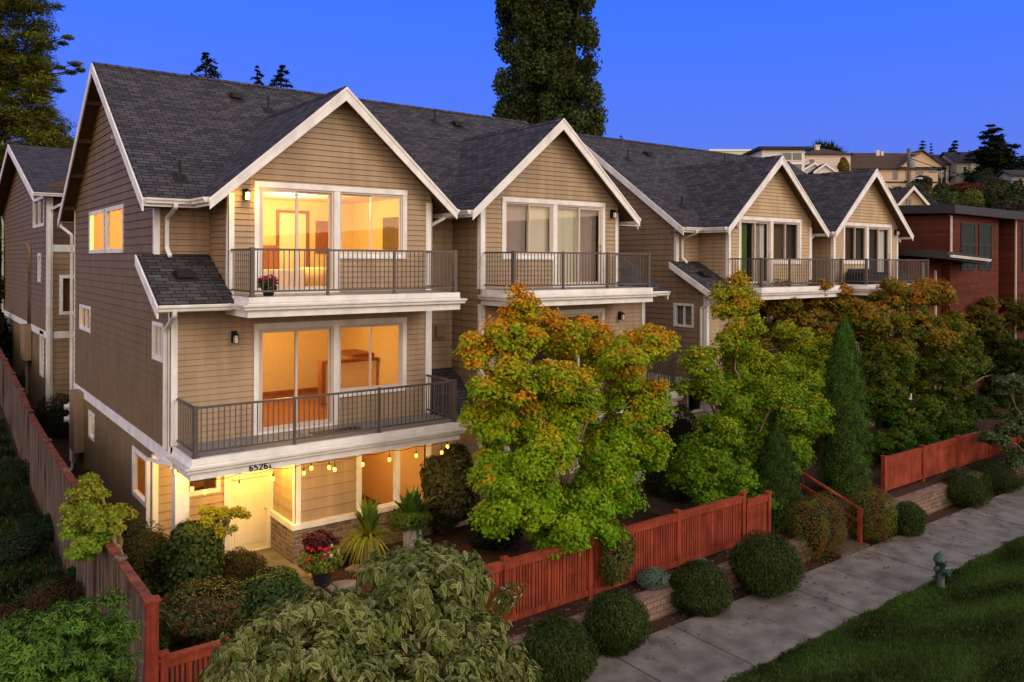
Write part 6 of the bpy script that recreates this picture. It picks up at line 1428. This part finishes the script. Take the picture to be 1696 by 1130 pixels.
# ---------------- hill houses
M['hcream'] = mat('cream stucco', (0.55, 0.41, 0.27), 0.8, var=0.05); M['hpink'] = mat('pink white siding', (0.66, 0.54, 0.46), 0.8, var=0.05); M['hgrey'] = mat('grey siding', (0.28, 0.26, 0.24), 0.8, var=0.05); M['hwhite'] = mat('white siding', (0.74, 0.70, 0.65), 0.8, var=0.04); M['hgreen'] = mat('pale green siding', (0.50, 0.58, 0.42), 0.8, var=0.04)
M['hroof'] = mat('brown roof shingles', (0.065, 0.042, 0.033), 0.9, var=0.25, scale=2); M['hroofd'] = mat('charcoal roof shingles', (0.035, 0.034, 0.038), 0.9, var=0.25, scale=2)
def hill_house(label, cat, P0, axis_w, depth, wall_h, roof_h, gable, wall, roofm, wins=(), over=0.5, extra=None, rot=0.0, foot=3.0, sc=1.0):
    """P0 = front-left base corner as seen; axis_w width along the facade direction, depth to the back; rot turns the house about z"""
    root = empty('hill_house', P0, label, cat, 'houses on the far hill')
    root.rotation_euler = (0, 0, rot); root.scale = (sc, sc, sc)
    W, Dp, H_ = axis_w, depth, wall_h
    def bld(b, name, m):     # local coordinates: x along front, y to the back
        o = MB.build(b, name, m, None, off=False); o.parent = root; lo = Vector(o.location); o.location = lo; return o
    b = MB(); b.box(0, W, 0, Dp, -foot, H_)
    if gable == 'F': b.prism([(0, 0, H_), (W, 0, H_), (W/2, 0, H_+roof_h)], (0, Dp, 0))
    if gable == 'S': b.prism([(0, 0, H_), (0, Dp/2, H_+roof_h), (0, Dp, H_)], (W, 0, 0))
    bld(b, 'wall', wall)
    b = MB(); o_ = over
    if gable == 'F':
        k = roof_h/(W/2)
        for s2 in (0, 1):
            xa = -o_ if s2 == 0 else W+o_; pts = [(W/2, -o_, H_+roof_h+0.1), (xa, -o_, H_-k*o_+0.1), (xa, Dp+o_, H_-k*o_+0.1), (W/2, Dp+o_, H_+roof_h+0.1)]
            b.prism(pts if s2 else pts[::-1], (0, 0, -0.22))
    elif gable == 'S':
        k = roof_h/(Dp/2)
        for s2 in (0, 1):
            ya = -o_ if s2 == 0 else Dp+o_; pts = [(-o_, Dp/2, H_+roof_h+0.1), (W+o_, Dp/2, H_+roof_h+0.1), (W+o_, ya, H_-k*o_+0.1), (-o_, ya, H_-k*o_+0.1)]
            b.prism(pts[::-1] if s2 == 0 else pts, (0, 0, -0.22))
    elif gable == 'H':
        A, B_, C2, D2 = (-o_, -o_, H_), (W+o_, -o_, H_), (W+o_, Dp+o_, H_), (-o_, Dp+o_, H_); q = min(W, Dp)/2
        E_, F_ = ((q, Dp/2, H_+roof_h), (W-q, Dp/2, H_+roof_h)) if W >= Dp else ((W/2, q, H_+roof_h), (W/2, Dp-q, H_+roof_h))
        if W >= Dp: fs = [(A, B_, F_, E_), (B_, C2, F_), (C2, D2, E_, F_), (D2, A, E_)]
        else: fs = [(A, B_, E_), (B_, C2, F_, E_), (C2, D2, F_), (D2, A, E_, F_)]
        for f_ in fs: b.face(f_)
        b.face([D2, C2, B_, A])
    else: b.box(-o_, W+o_, -o_, Dp+o_, H_, H_+0.35)
    bld(b, 'roof', roofm)
    if gable in ('F',):
        k = roof_h/(W/2); b = MB()
        for s2 in (-1, 1):
            xt = W/2+s2*(W/2+o_); zt = H_-k*o_+0.1; b.prism([(W/2, -o_-0.02, H_+roof_h+0.1), (xt, -o_-0.02, zt), (xt, -o_-0.02, zt-0.3), (W/2, -o_-0.02, H_+roof_h-0.22)], (0, -0.08, 0))
        bld(b, 'rake_board', M['hwhite'])
    for (side, u0, u1, z0, z1) in wins:
        b = MB(); g_ = MB(); t = 0.10
        def bx_(m__, a, c, e_, f_, d0, d1):
            if side == 'F': m__.box(a, c, -d1, -d0, e_, f_)
            else: m__.box(-d1, -d0, a, c, e_, f_)
        bx_(b, u0, u1, z0, z0+t, 0.002, 0.09); bx_(b, u0, u1, z1-t, z1, 0.002, 0.09); bx_(b, u0, u0+t, z0+t, z1-t, 0.002, 0.09); bx_(b, u1-t, u1, z0+t, z1-t, 0.002, 0.09)
        if u1-u0 > 1.4: bx_(b, (u0+u1)/2-0.05, (u0+u1)/2+0.05, z0+t, z1-t, 0.002, 0.09)
        o = bld(b, 'window', M['hwhite'] if wall is not M['hcream'] else M['hgrey']); bx_(g_, u0+t, u1-t, z0+t, z1-t, 0.004, 0.05); p_ = bld(g_, 'pane', M['bluepane']); p_.parent = o; p_.location = Vector(p_.location)-Vector(o.location)
    if extra: extra(bld)
    return root
def PB(px, py, d): return tuple(at(px, py, d=d))
RY = -YAW      # facades roughly square to the view
def chim(x, y, z, h, w_=0.9):
    def f_(bld):
        b = MB(); b.box(x, x+w_, y, y+w_, z-1, z+h); b.box(x-0.08, x+w_+0.08, y-0.08, y+w_+0.08, z+h, z+h+0.15); bld(b, 'chimney', M['hpink'])
    return f_
def big_extra(bld):
    b = MB(); b.box(10.6, 14.6, -1.5, -0.0, 2.9, 3.1); bld(b, 'balcony', M['hgrey'])
    b = MB(); b.box(10.6, 14.6, -1.5, -1.44, 3.9, 4.0); b.box(10.6, 14.6, -1.5, -1.44, 3.3, 3.36)
    for i in range(14): b.box(10.6+i*0.3, 10.65+i*0.3, -1.49, -1.45, 3.1, 3.9)
    bld(b, 'railing', M['hgrey'])
    b = MB(); b.box(-0.1, 17.0, -0.06, -0.003, 2.55, 2.85); bld(b, 'band_board', M['hroof'])
    b = MB(); b.prism([(9.3, -0.6, 5.6), (17.7, -0.6, 5.6), (13.5, -0.6, 8.6)], (0, 6, 0)); bld(b, 'front_gable', M['hcream'])
    b = MB(); b.prism([(13.5, -1.1, 8.95), (8.7, -1.1, 5.4), (8.7, 6, 5.4), (13.5, 6, 8.95)][::-1], (0, 0, -0.25)); b.prism([(13.5, -1.1, 8.95), (18.3, -1.1, 5.4), (18.3, 6, 5.4), (13.5, 6, 8.95)], (0, 0, -0.25)); bld(b, 'gable_roof', M['hroof'])
    b = MB(); b.box(7.0, 7.6, 4, 4.6, 7.4, 9.4); b.box(7.9, 8.4, 4, 4.5, 7.4, 9.2); bld(b, 'chimney', M['hpink'])
d = 105
hill_house('large cream house with brown roofs, front gable and timber balcony', 'house', PB(1407, 325, 133), 17.0, 10, 5.6, 3.3, 'S', M['hcream'], M['hroof'],
    [('F', 4.0, 5.8, 3.2, 5.1), ('F', 8.3, 9.3, 3.2, 5.1), ('F', 12.8, 14.2, 4.2, 6.6), ('F', 10.8, 11.8, 3.3, 5.3), ('F', 15.3, 16.8, 4.6, 5.4), ('F', 8.2, 9.8, 0.1, 2.0), ('F', 11, 12, 0.2, 2.0), ('F', 13, 14.4, 0.2, 1.8)], extra=big_extra, rot=RY, sc=0.86)
hill_house('dark roofed wing with tall glazing right of the cream house', 'house', PB(1548, 308, 138), 5.2, 8, 3.9, 1.9, 'S', M['hgrey'], M['hroofd'], [('F', 0.3, 2.0, 0.4, 3.4), ('F', 2.2, 3.6, 0.4, 3.4), ('F', 3.8, 5.0, 0.4, 3.4)], rot=RY)
def grey_extra(bld):
    b = MB(); b.prism([(3.0, -0.05, 4.9), (7.2, -0.05, 4.9), (5.1, -0.05, 6.9)], (0, 5, 0)); b.box(3.0, 7.2, -0.05, 4, -0.5, 4.9); bld(b, 'front_bay', M['hwhite'])
    b = MB(); b.prism([(5.1, -0.5, 7.2), (2.5, -0.5, 4.75), (2.5, 6, 4.75), (5.1, 6, 7.2)][::-1], (0, 0, -0.2)); b.prism([(5.1, -0.5, 7.2), (7.7, -0.5, 4.75), (7.7, 6, 4.75), (5.1, 6, 7.2)], (0, 0, -0.2)); bld(b, 'gable_roof', M['hroofd'])
    b = MB(); b.box(5.0, 9.6, -2.2, -0.06, 1.9, 2.1); b.box(5.0, 9.6, -2.2, -2.15, 2.9, 3.0)
    for i in range(16): b.box(5.0+i*0.3, 5.05+i*0.3, -2.19, -2.16, 2.1, 2.9)
    b.box(5.0, 5.15, -2.15, -2.0, -1.5, 1.9); b.box(9.4, 9.55, -2.15, -2.0, -1.5, 1.9); b.box(7.3, 9.6, -1.0, -0.06, 4.3, 4.5); bld(b, 'balcony', M['hwhite'])
hill_house('grey and white gabled house with a railed deck at the right of the hill', 'house', PB(1584, 304, 136), 9.6, 9, 4.6, 2.4, 'S', M['hgrey'], M['hroofd'], [('F', 1.2, 2.2, 2.4, 3.6), ('F', 3.6, 4.6, 2.4, 4.2)], extra=grey_extra, rot=RY, sc=0.82)
hill_house('small white house with brown hip roof and chimney on the hill', 'house', PB(1333, 285, 120), 6.8, 7, 2.6, 1.5, 'H', M['hpink'], M['hroof'], [('F', 0.5, 1.5, 1.2, 2.0), ('F', 5.6, 6.3, 0.8, 2.0)], extra=chim(2.4, 2, 3.4, 0.8, 0.6), rot=RY)
hill_house('tiny white gabled shed below the white hip roofed house', 'shed', PB(1349, 296, 110), 2.8, 4, 1.0, 1.0, 'F', M['hwhite'], M['hroofd'], [], over=0.25, rot=RY)
hill_house('second tiny white shed just left of the other', 'shed', PB(1330, 293, 112), 3.0, 4, 1.0, 0.9, 'F', M['hwhite'], M['hroofd'], [], over=0.25, rot=RY)
hill_house('modern house with white window bay right of the pale green building', 'house', PB(1262, 300, 100), 5.3, 7, 3.9, 0.3, None, M['hwhite'], M['hroofd'], [('F', 2.4, 5.0, 0.6, 2.2), ('F', 2.4, 5.0, 2.5, 3.6)], rot=RY)
hill_house('pale green flat roofed building on the skyline', 'building', PB(1176, 285, 150), 7.6, 8, 3.9, 0.3, None, M['hgreen'], M['hwhite'], [('F', 4.3, 5.0, 1.2, 2.6), ('F', 5.4, 6.1, 1.2, 2.6), ('F', 6.4, 7.1, 1.2, 2.6)], over=0.15, rot=RY)
hill_house('cream gabled house with white rakes just above the red building', 'house', PB(1482, 372, 66), 2.7, 9, 1.5, 1.55, 'F', M['hcream'], M['hroof'], [('F', 0.95, 1.3, 1.5, 2.1)], over=0.35, rot=RY)
hill_house('low brown shed roof at the right edge of the hill', 'shed', PB(1676, 300, 112), 5, 3, 1.0, 0.6, 'S', M['hgrey'], M['hroofd'], [], rot=RY)
# utility pole with transformer, wires
pl = empty('utility_pole', PB(1505, 330, 78), 'weathered wooden utility pole with transformer in front of the cream house', 'utility pole')
q = at(1505, 330, d=78); qt = at(1505, 246, d=78); b = MB(); b.tube([tuple(q - np.array([0, 0, 4])), tuple(qt)], 0.16, k=9); b.build('pole', M['wood'], pl)
b = MB(); t_ = at(1511, 268, d=77.6); b.lathe((t_[0], t_[1], t_[2]-0.6), [(0.25, 0), (0.27, 0.1), (0.27, 0.9), (0.1, 1.05)], k=12); b.build('transformer', M['hgrey'], pl)
b = MB(); c0 = Vector(qt)-Vector((0, 0, 0.5)); b.rect([c0-Vector(_R)*1.1, c0+Vector(_R)*1.1], 0.1, 0.12); b.build('crossarm', M['wood'], pl)
sl2 = empty('street_lamp', PB(1507, 300, 76), 'curved arm street lamp on the pole below the transformer', 'street lamp')
a0 = Vector(at(1507, 302, d=77)); a1 = Vector(at(1514, 296, d=76)); a2 = Vector(at(1523, 295, d=75.5)); b = MB(); b.tube([a0, a1, a2], 0.05, k=6); b.build('arm', M['gutter'], sl2)
b = MB(); b.ball(tuple(a2+Vector((0.15, 0, -0.04))), 0.22, k=10, rz=0.09); b.build('lamp_head', M['gutter'], sl2)
for (p0, p1, sag, lab) in ((at(1507, 262, d=77), at(1760, 300, d=60), 0.8, 'upper overhead wire running right from the utility pole'), (at(1515, 300, d=76), at(1560, 345, d=50), 0.1, 'guy wire slanting down from the utility pole'), (at(1505, 318, d=77), at(1760, 350, d=60), 0.6, 'lower overhead wire across the shrubs')):
    b = MB(); P = [Vector(p0).lerp(Vector(p1), i/12)-Vector((0, 0, sag*math.sin(math.pi*i/12))) for i in range(13)]; b.tube(P, 0.035, k=4); o = b.build('overhead_wire', M['black']); tag(o, lab, 'wire', 'overhead wires')
# hill shrubs
hs = [(1520, 330, 70, 30, 22, (0.08, 0.085, 0.02)), (1488, 325, 90, 14, 12, (0.06, 0.07, 0.02)), (1570, 328, 86, 22, 12, (0.06, 0.085, 0.02)), (1612, 327, 84, 18, 12, (0.12, 0.13, 0.025)), (1650, 322, 88, 24, 16, (0.05, 0.06, 0.018)), (1685, 325, 84, 24, 22, (0.035, 0.05, 0.015)), (1600, 312, 100, 26, 8, (0.10, 0.03, 0.02)), (1640, 305, 108, 26, 9, (0.045, 0.05, 0.018)), (1560, 312, 100, 16, 9, (0.05, 0.05, 0.02)), (1398, 274, 118, 10, 10, (0.16, 0.12, 0.02)), (1320, 268, 135, 18, 16, (0.03, 0.035, 0.015)), (1690, 292, 125, 24, 12, (0.03, 0.035, 0.015)), (1310, 300, 90, 22, 12, (0.03, 0.04, 0.015)), (1670, 340, 70, 30, 8, (0.05, 0.05, 0.03)), (1545, 345, 68, 26, 8, (0.06, 0.06, 0.03)), (1600, 345, 72, 26, 8, (0.045, 0.055, 0.02)), (1440, 330, 90, 30, 14, (0.04, 0.05, 0.02))]
hs += [(1530, 300, 112, 14, 10, (0.03, 0.045, 0.015)), (1632, 296, 128, 16, 12, (0.03, 0.05, 0.018)), (1462, 318, 96, 18, 10, (0.05, 0.07, 0.02)), (1590, 336, 80, 22, 10, (0.06, 0.09, 0.02)), (1660, 308, 110, 20, 10, (0.04, 0.07, 0.02))]
labs = ['olive tree crown beside the near cream gable', 'small shrub under the utility pole', 'round green shrub below the grey house', 'bright yellow green shrub in the middle of the hill', 'dark green hedge right of the bright shrub', 'large dark hedge at the right edge of the hill', 'wine red hedge below the grey house deck', 'dark hedge above the wine red hedge', 'dull shrub below the glazed wing', 'golden shrub between the white and cream houses', 'dark tree mass behind the modern house', 'dark tree mass below the right skyline conifer', 'dark shrubs below the tiny sheds', 'grey green ground shrub just above the cedar building', 'grey green ground shrub left of the street wires', 'green ground shrub centred above the cedar building roof', 'dark shrubs below the cream house', 'small dark tree between the cream house and the glazed wing', 'dark tree just right of the grey and white house', 'green shrub at the left foot of the cream house', 'green shrub between the yellow green and round shrubs', 'green hedge above the dark green hedge']
for (px, py, d, rx_, rz_, c_), lab in zip(hs, labs):
    p = at(px, py, d=d); k = d/F; shrub('hill_shrub', lab, 'shrub', (p[0], p[1], p[2]-rz_*k*0.3), (rx_*k, rx_*k*0.8, rz_*k*1.3), c_, 1800, 0.34, 'diamond', 'leaf', 'shrubs on the hillside', 0.25)
# palm like tree on the skyline
def spiky():
    p = at(1366, 258, d=138); root = empty('palm_tree', (p[0], p[1], p[2]-6), 'spiky rounded tree on the skyline above the white hill house', 'tree')
    b = MB(); b.tube([(p[0], p[1], p[2]-6), (p[0], p[1], p[2])], 0.35, k=8); b.build('trunk', M['bark'], root)
    shrub('', None, None, (p[0], p[1], p[2]-0.6), (2.9, 2.9, 1.9), (0.03, 0.045, 0.018), 3500, 0.5, 'upright', 'needle', lump=0.3, core=0.7, parent=root)
    for q in ((0, 0, 0.4), (-2.0, 0, 0), (1.8, 0.4, -0.2), (-0.8, -.5, 0.9), (1.0, 0, 0.8)):
        spikes(root, 'fronds', (p[0]+q[0]*_R[0], p[1]+q[0]*_R[1], p[2]+q[2]-1.2), 130, 3.4, 0.16, (0.035, 0.05, 0.02), 1.2, 'needle', 0.25)
spiky()

# woods and roofs across the street, mirrored in the window glass
nb = 46; tr = []
for i in range(nb):
    x = -60 + i*3.6 + R.uniform(-1, 1); h = R.uniform(4, 9) + 4*math.sin(i*0.7); y = -46 + R.uniform(-3, 3)
    for k in range(5): tr.append((x+R.uniform(-1.5, 1.5), y, -1+h*(0.2+0.18*k), 2.4-0.32*k, 2.2-0.3*k, h*0.16))
Lb = np.array(tr); n = 14000; i = NR.integers(0, len(Lb), n); v = NR.normal(size=(n, 3)); v /= np.linalg.norm(v, axis=1, keepdims=True)
o = leafmesh('woodland', M['leaf'], None, Lb[i, :3]+v*Lb[i, 3:6], v+NR.normal(size=(n, 3))*0.4, NR.uniform(0.8, 1.5, n), np.array([0.03, 0.035, 0.015])*NR.uniform(0.6, 1.4, (n, 1)), 'round'); tag(o, 'dark line of trees across the street', 'woodland', kind='stuff')
